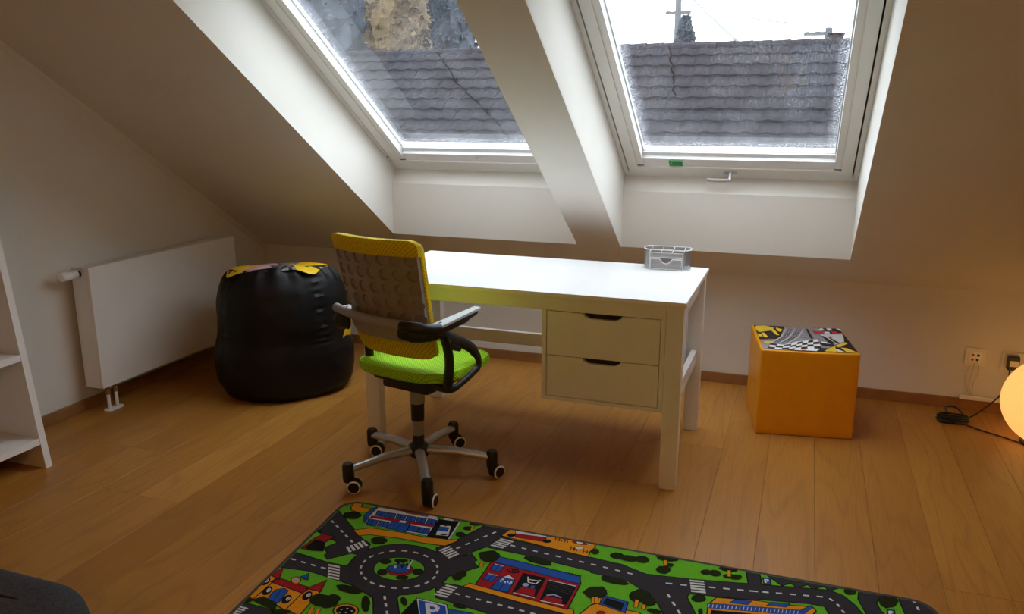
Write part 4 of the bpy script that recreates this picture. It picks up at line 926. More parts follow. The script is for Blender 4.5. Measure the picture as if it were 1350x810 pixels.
'k3684 10283,3617 10249,3580 10162,3582 10048,3624 9937,3693 9858,3771 9832,3837 9865,3874 9949,3873 10062,3832 10174,3763 10255;w3715 10195,3684 10146,3693 10068,3736 10007,3788 9999,3819 10048,3811 10125,3768 10186;'
'k3764 10031,3786 10152,3766 10156,3744 10034;k4163 10655,4095 10620,4057 10532,4058 10416,4097 10302,4165 10221,4242 10194,4309 10228,4348 10313,4348 10429,4310 10543,4242 10626;'
'w4193 10565,4161 10515,4169 10435,4211 10373,4263 10364,4295 10414,4288 10493,4246 10556;k4239 10397,4263 10521,4243 10525,4219 10401;'
'k2535 10869,2565 10419,2581 10413,2650 10448,2685 10537,2678 10657,2630 10776,2554 10863;w2540 10793,2553 10597,2592 10590,2623 10642,2610 10724,2562 10790;k2551 10627,2565 10625,2582 10754,2562 10756,2549 10659;'
't3336 9531,3770 9453,3571 9790,2967 9961,2747 9678;'
'k3505 11137,3435 11182,3359 11203,3286 11195,3230 11155,3204 11091,3211 11017,3246 10945,3303 10884,3373 10840,3448 10819,3520 10827,3575 10866,3602 10930,3595 11003,3561 11074;'
'o3485 11114,3422 11154,3356 11173,3297 11166,3254 11136,3235 11086,3241 11026,3271 10963,3322 10907,3385 10868,3450 10850,3509 10856,3551 10886,3571 10934,3566 10995,3536 11058;'
'l3437 11080,3403 11102,3368 11112,3336 11109,3313 11093,3303 11066,3307 11033,3323 10999,3351 10968,3385 10947,3420 10937,3452 10940,3474 10956,3484 10982,3481 11015,3465 11050;'
'k3585 11145,3758 11150,3555 11506,3401 11231;b3590 11165,3724 11169,3555 11465,3429 11240;k3044 12702,3036 13292,3158 13742,2637 13768,2503 13459,2431 12657;'
'd3003 12739,2996 13297,3106 13704,2663 13727,2542 13449,2475 12700;k2815 12672,3275 12767,3020 13306,2609 13346,2542 12775;'
'k5204 10537,5035 10584,4910 10677,4740 10650,4581 10652,4412 10616,4378 10507,4274 10414,4374 10300,4421 10197,4552 10114,4715 10070,4870 10084,5054 10050,5181 10124,5248 10215,5304 10313,5282 10427;'
't5192 10520,5026 10566,4905 10656,4742 10630,4583 10632,4427 10599,4396 10496,4302 10412,4391 10311,4436 10211,4560 10133,4717 10090,4871 10104,5051 10071,5167 10139,5231 10226,5283 10316,5263 10419;'
'k5162 10704,5103 10749,5033 10761,4959 10778,4893 10752,4832 10713,4820 10641,4829 10575,4859 10513,4906 10464,4959 10403,5036 10407,5104 10396,5163 10424,5216 10456,5262 10510,5264 10587,5222 10657;'
't5150 10689,5095 10730,5029 10741,4960 10757,4903 10734,4850 10701,4840 10641,4849 10581,4875 10525,4921 10478,4968 10423,5037 10427,5101 10417,5153 10441,5203 10471,5242 10518,5244 10582,5207 10644;'
'k5566 11216,5497 11266,5380 11317,5217 11315,5064 11326,4913 11309,4812 11265,4718 11199,4801 11124,4850 11071,4947 11026,5070 10993,5208 10985,5353 10971,5496 10987,5604 11033,5603 11091,5688 11153;'
't5555 11199,5487 11249,5376 11297,5217 11295,5064 11306,4918 11289,4821 11247,4750 11197,4815 11138,4862 11087,4954 11045,5073 11013,5209 11005,5353 10991,5491 11007,5584 11046,5583 11101,5650 11150;'
'k6118 10839,6043 10907,5971 10985,5894 11044,5829 11026,5830 10939,5834 10860,5891 10737,5951 10626,6016 10511,6094 10410,6172 10337,6237 10325,6271 10355,6313 10384,6300 10482,6239 10606,6195 10720;'
't6102 10826,6029 10893,5958 10970,5889 11022,5849 11011,5850 10940,5854 10865,5909 10746,5968 10636,6033 10522,6109 10423,6182 10356,6231 10346,6259 10371,6291 10393,6281 10476,6221 10598,6177 10711;'
'k2737 9733,2688 9774,2616 9777,2607 9775,2625 9497,2685 9486,2742 9516,2774 9555,2793 9595,2813 9646,2778 9698;'
't2724 9718,2681 9754,2618 9757,2608 9754,2624 9518,2682 9507,2729 9532,2757 9566,2775 9603,2791 9644,2763 9684;'
'k4168 9611,4106 9627,4011 9605,3926 9610,3839 9564,3763 9524,3722 9481,3635 9417,3696 9380,3710 9343,3781 9321,3882 9340,3971 9363,4058 9392,4144 9432,4176 9478,4217 9521,4243 9587;'
't4162 9592,4105 9606,4013 9585,3930 9590,3849 9546,3776 9508,3736 9466,3671 9419,3713 9393,3726 9359,3783 9342,3878 9359,3965 9382,4050 9410,4131 9447,4161 9490,4200 9532,4217 9574;'
'k2474 13945,2443 13978,2393 13968,2356 13972,2332 13966,2344 13779,2376 13780,2422 13775,2452 13801,2492 13813,2517 13851,2517 13894,2492 13922;'
't2459 13932,2436 13956,2394 13948,2358 13952,2333 13946,2343 13799,2376 13800,2415 13796,2442 13819,2479 13830,2497 13857,2497 13886,2477 13909;k4625 9962,4728 9573,4863 9609,4761 9997;'
'o4645 9967,4747 9578,4844 9604,4742 9992;k4834 9954,4934 9643,5067 9686,4968 9997;o4853 9960,4953 9650,5048 9680,4949 9991;'
'k6006 10375,5927 10435,5832 10476,5729 10496,5623 10494,5522 10470,5432 10425,5360 10362,5311 10283,5289 10195,5297 10106,5333 10021,5394 9948,5474 9891,5568 9852,5670 9833,5773 9836,5872 9859,5960 9903,6031 9965,6081 10041,6104 10127,6099 10216,6065 10301;'
'o5978 10346,5907 10400,5820 10437,5726 10456,5628 10454,5536 10432,5455 10392,5391 10336,5348 10267,5329 10192,5336 10116,5368 10042,5422 9978,5494 9926,5580 9891,5673 9873,5768 9876,5858 9897,5937 9937,6001 9991,6044 10058,6064 10131,6060 10207,6030 10281;'
'k5921 10320,5847 10366,5758 10391,5663 10394,5571 10374,5492 10333,5434 10275,5402 10206,5399 10133,5426 10063,5479 10004,5553 9960,5641 9936,5735 9933,5824 9953,5902 9994,5960 10050,5993 10118,5997 10190,5972 10260;'
'w5547 10196,5514 10184,5511 10156,5541 10140,5574 10152,5577 10180;w5694 10288,5661 10276,5657 10248,5687 10231,5721 10243,5724 10272;w5876 10236,5843 10224,5839 10196,5869 10180,5902 10192,5905 10220;'
'w5748 10113,5715 10101,5712 10074,5742 10058,5775 10069,5778 10097;w5583 10054,5550 10042,5547 10014,5577 9998,5610 10010,5613 10038;'
'k3151 15439,3058 15506,2934 15522,2811 15519,2705 15466,2653 15388,2543 15326,2556 15216,2595 15122,2685 15065,2750 14978,2878 14965,2988 14991,3096 15013,3209 15069,3208 15174,3249 15256,3242 15365;'
't3139 15423,3051 15487,2933 15502,2816 15499,2719 15451,2667 15373,2565 15315,2576 15221,2611 15135,2699 15080,2761 14997,2877 14985,2984 15010,3089 15032,3189 15081,3188 15178,3228 15260,3223 15355;'
'k4876 14183,4790 14216,4705 14241,4607 14249,4525 14209,4419 14175,4402 14083,4367 13997,4434 13925,4458 13843,4546 13789,4651 13757,4743 13802,4837 13810,4935 13860,4941 13952,4978 14028,4952 14120;'
't4866 14165,4784 14197,4702 14221,4611 14228,4533 14190,4437 14160,4421 14078,4390 14001,4452 13935,4475 13856,4554 13807,4649 13778,4738 13821,4832 13829,4916 13873,4921 13957,4957 14030,4934 14108;'
'k7257 15435,7207 15459,7157 15484,7097 15486,7037 15473,6986 15438,6946 15385,6943 15315,6979 15269,6984 15201,7057 15184,7104 15165,7170 15141,7230 15173,7286 15209,7294 15273,7306 15323,7303 15387;'
't7245 15418,7198 15441,7151 15464,7098 15466,7045 15454,7000 15423,6966 15378,6964 15322,6999 15276,7003 15217,7063 15203,7111 15184,7169 15163,7220 15190,7268 15221,7275 15277,7286 15325,7284 15378;'
'k7338 15893,7303 15930,7241 15930,7183 15937,7131 15906,7073 15882,7041 15833,7031 15786,7026 15730,7075 15698,7110 15669,7167 15649,7232 15663,7280 15688,7343 15708,7384 15763,7372 15812,7375 15859;'
't7324 15879,7294 15910,7240 15910,7187 15916,7140 15888,7087 15866,7060 15825,7051 15783,7047 15740,7086 15714,7120 15687,7168 15669,7225 15682,7272 15707,7331 15725,7362 15767,7352 15810,7354 15850;'
'k7117 16198,7102 16172,7142 16122,7163 16075,7230 16049,7304 16032,7400 16047,7490 16084,7546 16137,7640 16186,7639 16203;'
't7140 16199,7126 16174,7159 16133,7178 16090,7236 16069,7305 16052,7394 16067,7479 16102,7535 16153,7619 16197;k7256 15996,7328 15716,7436 15744,7365 16024;o7272 16000,7343 15720,7421 15740,7349 16020;'
'k8853 14600,8736 14662,8625 14750,8496 14705,8403 14643,8331 14574,8213 14506,8197 14359,8285 14245,8327 14134,8422 14050,8533 14012,8660 13975,8745 14071,8843 14117,8908 14220,8921 14343,8913 14472;'
't8837 14586,8725 14645,8621 14728,8505 14687,8416 14627,8343 14558,8232 14493,8218 14364,8302 14255,8344 14145,8432 14068,8539 14031,8654 13998,8733 14088,8829 14132,8888 14227,8901 14343,8893 14467;'
'k8185 12986,8145 13032,8088 13075,8014 13078,7967 13030,7932 12992,7909 12945,7884 12885,7920 12823,7952 12776,7993 12732,8051 12700,8114 12705,8162 12729,8213 12756,8248 12813,8240 12880,8220 12938;'
't8169 12974,8132 13017,8081 13056,8022 13058,7982 13016,7949 12981,7928 12937,7906 12886,7937 12834,7967 12789,8006 12748,8056 12721,8108 12725,8153 12746,8199 12771,8227 12817,8221 12876,8202 12929;'
'k8261 13203,8210 13239,8159 13271,8099 13275,8041 13255,8022 13200,7993 13163,7979 13101,8004 13037,8048 12998,8080 12955,8132 12918,8190 12917,8243 12933,8285 12973,8296 13030,8309 13087,8281 13143;'
't8244 13190,8199 13222,8152 13252,8102 13255,8057 13239,8040 13190,8011 13154,7999 13103,8020 13048,8062 13012,8094 12970,8139 12938,8187 12937,8232 12951,8266 12984,8277 13034,8288 13084,8262 13135;'
'k6117 10808,6045 10898,5963 10995,5911 10986,5870 10970,5848 10918,5864 10832,5897 10731,5951 10609,6033 10510,6103 10415,6177 10336,6237 10308,6297 10305,6325 10364,6306 10462,6248 10587,6182 10700;'
't6100 10797,6030 10885,5955 10973,5916 10967,5885 10955,5869 10916,5884 10837,5915 10738,5969 10619,6049 10522,6118 10428,6189 10352,6242 10328,6285 10326,6304 10367,6287 10456,6231 10577,6165 10690;'
'k7102 11286,7057 11309,7016 11330,6968 11338,6943 11302,6933 11261,6956 11199,6991 11139,7029 11082,7077 11024,7120 11006,7170 10965,7221 10960,7251 10999,7238 11057,7236 11105,7185 11170,7156 11233;'
't7090 11269,7048 11292,7010 11310,6977 11316,6962 11294,6954 11262,6974 11207,7008 11150,7045 11094,7090 11040,7130 11023,7178 10984,7212 10981,7229 11004,7218 11054,7216 11098,7168 11159,7139 11221;'
'k5630 11206,5565 11258,5474 11291,5390 11332,5303 11336,5223 11337,5169 11316,5099 11291,5096 11227,5136 11167,5221 11121,5295 11083,5378 11054,5472 11027,5552 11033,5628 11054,5629 11100,5687 11136;'
't5616 11192,5555 11240,5466 11272,5385 11312,5303 11316,5227 11317,5176 11297,5118 11277,5116 11233,5150 11182,5230 11139,5303 11102,5384 11073,5474 11047,5548 11053,5608 11070,5609 11112,5657 11141;'
'k8969 11561,8925 11591,8852 11602,8789 11615,8708 11624,8653 11600,8606 11584,8537 11560,8535 11507,8570 11470,8614 11440,8689 11424,8762 11423,8836 11414,8904 11428,8947 11454,8972 11480,9002 11519;'
't8955 11546,8918 11572,8848 11582,8786 11595,8711 11604,8661 11582,8613 11565,8556 11545,8555 11515,8583 11486,8622 11459,8691 11444,8763 11442,8835 11434,8897 11447,8934 11469,8957 11493,8977 11519;'
'k8430 13912,8489 13677,8625 13712,8565 13946;o8449 13916,8509 13682,8606 13707,8546 13941;'
'k10635 14663,10538 14734,10392 14783,10228 14824,10055 14830,9922 14810,9823 14782,9685 14754,9690 14681,9687 14609,9843 14555,9941 14494,10121 14487,10268 14466,10450 14447,10539 14490,10679 14529,10615 14606;'
't10611 14656,10529 14716,10387 14764,10225 14804,10056 14810,9926 14790,9828 14763,9706 14738,9710 14682,9707 14623,9851 14573,9947 14514,10123 14507,10270 14486,10447 14467,10532 14509,10644 14540,10592 14602;'
'k12695 15956,12652 15988,12596 16030,12517 16003,12444 15994,12382 15942,12339 15883,12326 15820,12325 15760,12354 15707,12406 15676,12463 15664,12525 15655,12599 15674,12652 15725,12689 15777,12714 15831,12751 15907;'
't12682 15940,12640 15972,12592 16008,12522 15984,12453 15975,12397 15929,12357 15875,12346 15818,12345 15765,12369 15721,12414 15695,12467 15684,12524 15676,12589 15692,12636 15739,12671 15787,12696 15839,12726 15902;'
'k11894 15906,11863 15962,11806 15993,11754 15974,11709 15964,11670 15927,11637 15880,11630 15815,11649 15759,11667 15706,11705 15673,11746 15642,11794 15644,11840 15650,11880 15683,11914 15728,11926 15792,11909 15851;'
't11875 15898,11848 15947,11804 15971,11760 15955,11719 15945,11685 15914,11656 15873,11650 15817,11668 15765,11684 15717,11718 15688,11753 15662,11792 15664,11831 15669,11865 15697,11895 15736,11905 15791,11890 15845;'
'k13006 14387,12960 14445,12842 14481,12726 14510,12609 14511,12491 14514,12378 14496,12331 14439,12338 14376,12380 14327,12409 14275,12502 14225,12627 14205,12754 14184,12851 14208,12951 14226,12995 14269,13060 14321;'
't12990 14375,12948 14427,12836 14462,12724 14490,12609 14491,12493 14494,12388 14477,12352 14432,12357 14385,12397 14339,12424 14289,12509 14244,12630 14225,12753 14204,12847 14228,12942 14244,12982 14284,13031 14324;'
'k12663 13760,12599 13830,12518 13918,12406 13866,12317 13838,12243 13770,12178 13692,12126 13585,12165 13480,12200 13387,12269 13316,12355 13260,12459 13259,12570 13278,12636 13381,12676 13469,12757 13569,12687 13669;'
't12645 13750,12584 13817,12513 13893,12414 13847,12327 13820,12258 13756,12195 13681,12148 13584,12184 13487,12217 13398,12281 13331,12361 13280,12458 13279,12558 13296,12618 13391,12659 13479,12732 13570,12668 13661;'
'k8943 11561,8908 11588,8838 11599,8773 11605,8701 11606,8630 11593,8570 11566,8559 11523,8563 11496,8554 11453,8623 11427,8685 11413,8753 11406,8826 11409,8894 11422,8959 11447,8968 11484,8996 11525;'
't8932 11544,8900 11569,8836 11579,8772 11585,8703 11586,8636 11574,8587 11551,8579 11522,8584 11496,8577 11466,8629 11446,8688 11433,8754 11426,8823 11428,8889 11441,8942 11462,8949 11492,8968 11520;'
'k12371 13298,12387 13036,12499 13043,12482 13305;o12387 13299,12403 13037,12483 13042,12467 13304;k12477 13329,12527 13047,12638 13067,12587 13349;o12492 13332,12543 13050,12622 13064,12571 13346;'
'k12668 15921,12639 15977,12569 15991,12500 16005,12422 15975,12378 15915,12321 15870,12289 15797,12299 15723,12347 15679,12385 15637,12445 15616,12511 15607,12590 15621,12648 15676,12696 15734,12723 15804,12720 15881;'
't12652 15908,12625 15959,12565 15972,12502 15984,12435 15958,12392 15901,12337 15857,12310 15794,12318 15733,12361 15693,12397 15655,12450 15635,12511 15627,12580 15639,12633 15690,12678 15744,12702 15807,12700 15871;'
'k13222 15882,13169 15948,13045 15956,12949 15964,12849 15957,12762 15928,12657 15898,12601 15832,12602 15765,12601 15691,12691 15644,12775 15600,12892 15608,12999 15608,13110 15633,13172 15694,13195 15749,13249 15810;'
't13205 15872,13159 15929,13043 15936,12949 15944,12853 15937,12768 15909,12668 15881,12621 15825,12622 15765,12621 15703,12700 15661,12779 15621,12892 15628,12996 15628,13100 15651,13155 15706,13178 15760,13226 15815;'
'k13571 15962,13509 16014,13449 16057,13369 16086,13294 16061,13214 16044,13177 15979,13125 15924,13128 15845,13154 15779,13193 15715,13264 15674,13341 15671,13413 15672,13492 15694,13523 15757,13585 15806,13582 15885;'
't13552 15951,13496 15998,13439 16039,13369 16065,13299 16041,13227 16027,13193 15967,13145 15917,13148 15849,13172 15788,13208 15730,13270 15694,13341 15691,13410 15692,13478 15711,13508 15770,13565 15816,13562 15883;'
'k14292 15635,14247 15695,14176 15713,14100 15731,14031 15681,13944 15661,13910 15572,13879 15498,13872 15410,13924 15356,13954 15292,14028 15258,14102 15279,14186 15270,14243 15348,14297 15410,14309 15488,14324 15567;'
't14275 15625,14235 15677,14171 15693,14104 15709,14040 15662,13959 15644,13929 15565,13898 15493,13893 15417,13940 15368,13969 15307,14030 15279,14101 15299,14177 15291,14227 15360,14278 15419,14289 15492,14304 15565;'
'k14466 16268,13742 16261,13736 16194,13798 16139,13813 16060,13950 16044,14058 16034,14181 16025,14290 16068,14352 16124,14466 16175,14468 16266;'
't14433 16268,13762 16261,13757 16203,13816 16149,13830 16078,13952 16064,14060 16054,14178 16046,14280 16085,14341 16141,14446 16188,14448 16257;'
'k14355 15898,14338 15936,14289 15952,14244 15937,14203 15927,14167 15897,14142 15866,14109 15821,14131 15788,14126 15750,14160 15722,14200 15699,14245 15722,14288 15719,14325 15755,14352 15788,14377 15830,14365 15869;'
't14337 15890,14323 15920,14289 15931,14249 15918,14212 15909,14182 15883,14157 15853,14133 15821,14151 15793,14147 15759,14172 15739,14201 15722,14241 15742,14280 15740,14311 15769,14336 15799,14355 15833,14346 15863;'
'k12638 14487,12616 14523,12563 14547,12500 14529,12452 14505,12404 14480,12353 14441,12335 14383,12357 14345,12362 14308,12391 14259,12459 14260,12511 14272,12566 14284,12609 14318,12668 14355,12670 14412,12663 14456;'
't12622 14476,12602 14508,12561 14526,12507 14511,12461 14487,12415 14464,12370 14429,12357 14386,12377 14352,12381 14315,12402 14279,12456 14280,12507 14292,12557 14302,12598 14335,12649 14367,12650 14411,12644 14448;'
'k13155 14399,13099 14445,12997 14480,12893 14531,12744 14544,12640 14517,12516 14508,12436 14469,12387 14400,12498 14339,12539 14289,12658 14254,12775 14225,12899 14220,13021 14218,13130 14237,13173 14281,13246 14335;'
't13143 14383,13089 14428,12989 14462,12887 14511,12745 14524,12644 14497,12522 14489,12450 14453,12417 14406,12511 14355,12551 14307,12664 14273,12778 14245,12899 14240,13019 14238,13120 14256,13159 14296,13212 14335;'
'k13977 14044,13880 14108,13786 14168,13668 14157,13540 14143,13473 14018,13390 13935,13354 13818,13361 13703,13397 13598,13471 13521,13564 13454,13689 13463,13795 13524,13891 13589,13991 13680,14020 13812,13985 13921;'
't13958 14033,13869 14091,13781 14148,13670 14137,13553 14125,13489 14006,13408 13925,13375 13815,13380 13707,13414 13608,13484 13536,13570 13474,13683 13482,13785 13541,13879 13605,13973 13690,13999 13811,13965 13917;'
'k14138 13789,14084 13841,14032 13894,13953 13929,13891 13869,13816 13848,13792 13750,13747 13668,13755 13558,13817 13496,13846 13417,13915 13353,13989 13389,14057 13389,14105 13457,14174 13506,14191 13614,14161 13705;'
't14120 13778,14070 13827,14020 13878,13957 13906,13901 13851,13833 13832,13810 13743,13768 13664,13775 13567,13834 13507,13863 13428,13919 13377,13984 13409,14047 13409,14091 13471,14156 13517,14171 13612,14142 13699;'
'k14437 13257,14379 13283,14329 13302,14266 13329,14194 13306,14116 13306,14064 13272,14027 13237,14002 13188,14030 13141,14073 13109,14130 13082,14206 13071,14281 13085,14342 13101,14421 13124,14421 13169,14454 13203;'
't14420 13242,14371 13265,14321 13284,14265 13308,14197 13286,14122 13286,14077 13256,14043 13225,14025 13189,14045 13155,14084 13126,14136 13102,14206 13091,14276 13104,14337 13121,14401 13139,14401 13177,14431 13208;'
'k15538 14413,15516 14471,15449 14508,15368 14479,15300 14459,15235 14418,15170 14357,15173 14287,15152 14225,15165 14153,15223 14119,15281 14090,15356 14108,15422 14134,15475 14177,15553 14219,15571 14296,15578 14368;'
't15521 14403,15500 14457,15447 14486,15374 14460,15309 14441,15247 14402,15190 14349,15193 14284,15173 14223,15183 14165,15233 14136,15284 14111,15350 14128,15412 14151,15464 14194,15535 14233,15552 14299,15557 14361;'
'k15541 15905,15516 15954,15460 15959,15407 15976,15356 15934,15301 15916,15270 15863,15232 15813,15227 15751,15248 15695,15299 15668,15350 15666,15396 15666,15446 15684,15491 15714,15527 15753,15576 15807,15557 15865;'
't15522 15896,15503 15935,15456 15940,15411 15954,15366 15916,15314 15899,15287 15852,15252 15805,15247 15753,15264 15709,15305 15688,15350 15686,15393 15686,15437 15702,15478 15730,15512 15767,15553 15812,15539 15858;'
'k15836 15917,15835 15990,15767 16017,15708 16037,15650 16020,15579 16017,15545 15951,15518 15899,15509 15840,15503 15768,15557 15726,15596 15679,15664 15669,15722 15688,15774 15706,15828 15743,15853 15803,15863 15867;'
't15817 15911,15815 15976,15760 15998,15707 16016,15653 16000,15592 15998,15563 15942,15538 15892,15529 15838,15524 15777,15571 15741,15607 15697,15663 15689,15715 15707,15765 15724,15812 15756,15833 15809,15842 15864;'
'k15816 16281,15796 16259,15742 16180,15823 16136,15871 16103,15945 16085,16030 16082,16131 16091,16209 16142,16308 16183,16332 16246,16366 16286;'
't15844 16281,15811 16247,15771 16187,15833 16153,15880 16121,15948 16105,16030 16102,16124 16110,16199 16159,16293 16198,16315 16256,16340 16286;'
'k16198 15888,16161 15925,16113 15923,16080 15921,16030 15926,15995 15882,15963 15851,15934 15807,15934 15754,15962 15727,15977 15692,16024 15680,16065 15687,16106 15697,16144 15724,16181 15758,16194 15804,16196 15841;'
't16177 15880,16153 15904,16114 15903,16079 15901,16039 15905,16010 15868,15978 15839,15954 15801,15954 15762,15978 15739,15991 15709,16025 15701,16061 15706,16098 15715,16132 15739,16163 15769,16174 15807,16176 15842;'
'k16484 15944,16462 15995,16386 15992,16329 15979,16262 15978,16194 15935,16148 15882,16123 15830,16097 15770,16122 15711,16189 15704,16232 15681,16298 15703,16364 15704,16419 15754,16476 15798,16485 15851,16505 15902;'
't16466 15936,16449 15974,16389 15972,16331 15959,16268 15958,16207 15920,16165 15871,16141 15822,16119 15770,16136 15729,16194 15723,16233 15703,16294 15723,16356 15724,16406 15769,16458 15810,16466 15856,16483 15901;'
'k15557 13698,15543 13743,15519 13802,15481 13785,15469 13778,15438 13775,15433 13709,15424 13667,15428 13605,15445 13562,15454 13509,15483 13453,15516 13475,15533 13478,15558 13498,15567 13544,15576 13591,15566 13649;'
't15537 13693,15525 13736,15508 13775,15490 13768,15475 13758,15456 13757,15453 13706,15444 13665,15447 13609,15464 13568,15473 13515,15491 13482,15508 13493,15524 13496,15540 13509,15547 13548,15556 13591,15546 13645;'
'k12674 13772,12557 13809,12477 13917,12341 13847,12236 13813,12129 13750,12077 13641,12030 13536,11998 13401,12103 13324,12177 13264,12265 13178,12389 13228,12503 13239,12603 13320,12655 13428,12691 13534,12691 13644;'
't12656 13757,12545 13792,12471 13891,12348 13828,12244 13794,12144 13736,12095 13632,12049 13530,12020 13409,12116 13340,12190 13278,12269 13201,12384 13248,12495 13259,12587 13333,12637 13435,12671 13537,12671 13643;'
'k14017 16059,14044 15795,14184 15810,14156 16073;o14037 16061,14064 15797,14164 15808,14136 16071;k16014 16145,16047 15785,16187 15798,16153 16158;o16034 16147,16067 15787,16167 15796,16134 16156;'
'k13569 13579,13598 13195,13738 13206,13709 13590;o13589 13581,13618 13197,13718 13204,13689 13588;k13815 13404,13832 13183,13972 13193,13955 13414;o13835 13405,13852 13184,13952 13192,13935 13413;'
'k12325 13263,12360 12975,12499 12992,12464 13280;o12345 13265,12379 12978,12479 12990,12444 13277;k12396 13283,12455 12972,12592 12998,12533 13309;o12415 13287,12474 12976,12572 12994,12513 13306;'
'k19848 16319,19532 16316,19521 16295,19495 16232,19481 16168,19491 16111,19518 16063,19567 16028,19635 16039,19692 16071,19752 16096,19816 16151,19828 16221,19849 16283;'
't19828 16319,19555 16316,19539 16286,19514 16226,19502 16168,19510 16118,19533 16077,19572 16049,19629 16058,19683 16089,19741 16113,19797 16161,19809 16226,19829 16286;'
'k20986 16278,20971 16330,20612 16326,20600 16307,20499 16240,20463 16101,20434 15973,20470 15882,20478 15764,20556 15723,20636 15659,20739 15763,20828 15804,20908 15909,20947 16031,21004 16162;'
't20966 16274,20950 16330,20636 16327,20615 16293,20516 16228,20482 16096,20455 15975,20489 15886,20498 15777,20567 15740,20635 15686,20728 15779,20815 15821,20890 15918,20929 16038,20983 16165;'
'k14022 12403,14023 12824,13822 13003,13151 12990,12597 13058,12391 12875,12101 12101;o13982 12437,13983 12806,13807 12963,13149 12949,12610 13016,12425 12851,12163 12152;k13458 12788,13429 13393,12658 13490,12602 12968;'
'b13427 12826,13400 13366,12685 13457,12635 12992;k13315 12868,13316 13289,12745 13364,12696 13047;'
'k12884 12658,12844 12685,12795 12692,12745 12683,12699 12658,12663 12621,12643 12576,12643 12528,12666 12486,12706 12460,12755 12453,12805 12463,12850 12487,12886 12524,12906 12568,12907 12616;'
'd12861 12638,12833 12656,12795 12662,12755 12654,12717 12634,12688 12604,12673 12570,12673 12536,12688 12508,12717 12489,12754 12483,12795 12491,12832 12511,12861 12541,12876 12575,12877 12609;'
'k18527 14397,18712 14809,18582 15006,17800 14825,17063 14778,15846 14524,15658 14068,15680 13373;o18498 14429,18667 14805,18564 14961,17805 14786,17069 14738,15875 14489,15698 14061,15718 13430;'
'k16238 14341,16783 14428,16893 14689,16389 14596;b16277 14367,16769 14446,16860 14663,16401 14578;k17284 14586,17857 14684,17975 14947,17441 14841;b17323 14612,17843 14702,17941 14920,17453 14823;'
'k15659 13870,18285 14419,18605 14935,18574 15097,18258 14706,15640 14144;b15678 13894,18273 14436,18584 14939,18562 15050,18270 14688,15661 14128;w15689 14089,15686 13921,15706 13920,15709 14089;'
'w15799 14113,15796 13944,15816 13943,15819 14113;w15909 14137,15905 13967,15925 13966,15929 14137;w16018 14161,16014 13990,16034 13989,16038 14160;w16128 14185,16122 14013,16142 14012,16148 14184;'
'w16237 14208,16231 14035,16251 14035,16257 14208;w16346 14232,16340 14058,16360 14058,16366 14231;w16455 14256,16448 14081,16468 14080,16475 14255;w16564 14279,16556 14104,16576 14103,16584 14278;'
'w16673 14303,16665 14127,16685 14126,16693 14302;w16782 14327,16773 14150,16793 14149,16802 14326;w16890 14350,16880 14172,16900 14171,16910 14349;w16998 14374,16988 14195,17008 14194,17018 14372;'
'w17107 14397,17096 14218,17116 14217,17127 14396;w17215 14421,17203 14240,17223 14239,17235 14419;w17323 14444,17311 14263,17331 14262,17343 14443;w17431 14468,17418 14286,17438 14284,17451 14466;'
'w17539 14491,17525 14308,17545 14307,17559 14489;w17646 14514,17632 14331,17652 14329,17666 14513;w17754 14538,17739 14353,17759 14352,17774 14536;w17861 14561,17845 14376,17865 14374,17881 14559;'
'w17968 14584,17952 14398,17972 14397,17988 14582;w18076 14608,18058 14421,18078 14419,18096 14606;w18183 14631,18165 14443,18185 14441,18203 14629;k15736 12850,18067 13328,18192 14292,15796 13818;'
'k7265 10237,7972 10491,7373 11428;k7288 10266,7942 10502,7382 11393;k7929 10465,8760 10764,8385 11446,7341 11440;w7942 10502,8716 10780,8367 11416,7394 11411;b7965 10510,8680 10767,8353 11359,7469 11358;'
'k8722 10750,9637 11079,9267 11305,8459 11267;b8737 10787,9568 11086,9259 11275,8507 11240;w8133 10570,8254 10614,7846 11321,7714 11300;w7828 11167,8044 11206,8021 11334,7805 11295;'
'w8010 11209,8136 11163,8180 11285,8054 11331;w8101 11193,8152 11101,8266 11164,8215 11255;w8145 11147,8122 11042,8249 11014,8272 11118;w8163 11089,7993 11028,8037 10906,8207 10967;'
'k17158 15724,17400 15761,17349 16132,17095 16091;b17191 15769,17355 15794,17315 16086,17141 16058;w17245 15816,17217 16010,17158 16002,17185 15807;w17194 15973,17281 15996,17268 16044,17182 16022;'
'w17249 16017,17258 15935,17308 15940,17299 16022;w17272 15960,17200 15925,17221 15880,17293 15915;k20637 15252,20865 15289,20863 15639,20623 15598;b20675 15299,20824 15323,20823 15591,20664 15565;'
'w20732 15338,20730 15517,20670 15517,20672 15338;w20706 15485,20786 15506,20773 15555,20693 15533;w20754 15531,20752 15455,20802 15454,20804 15530;w20766 15477,20698 15445,20719 15400,20788 15432')

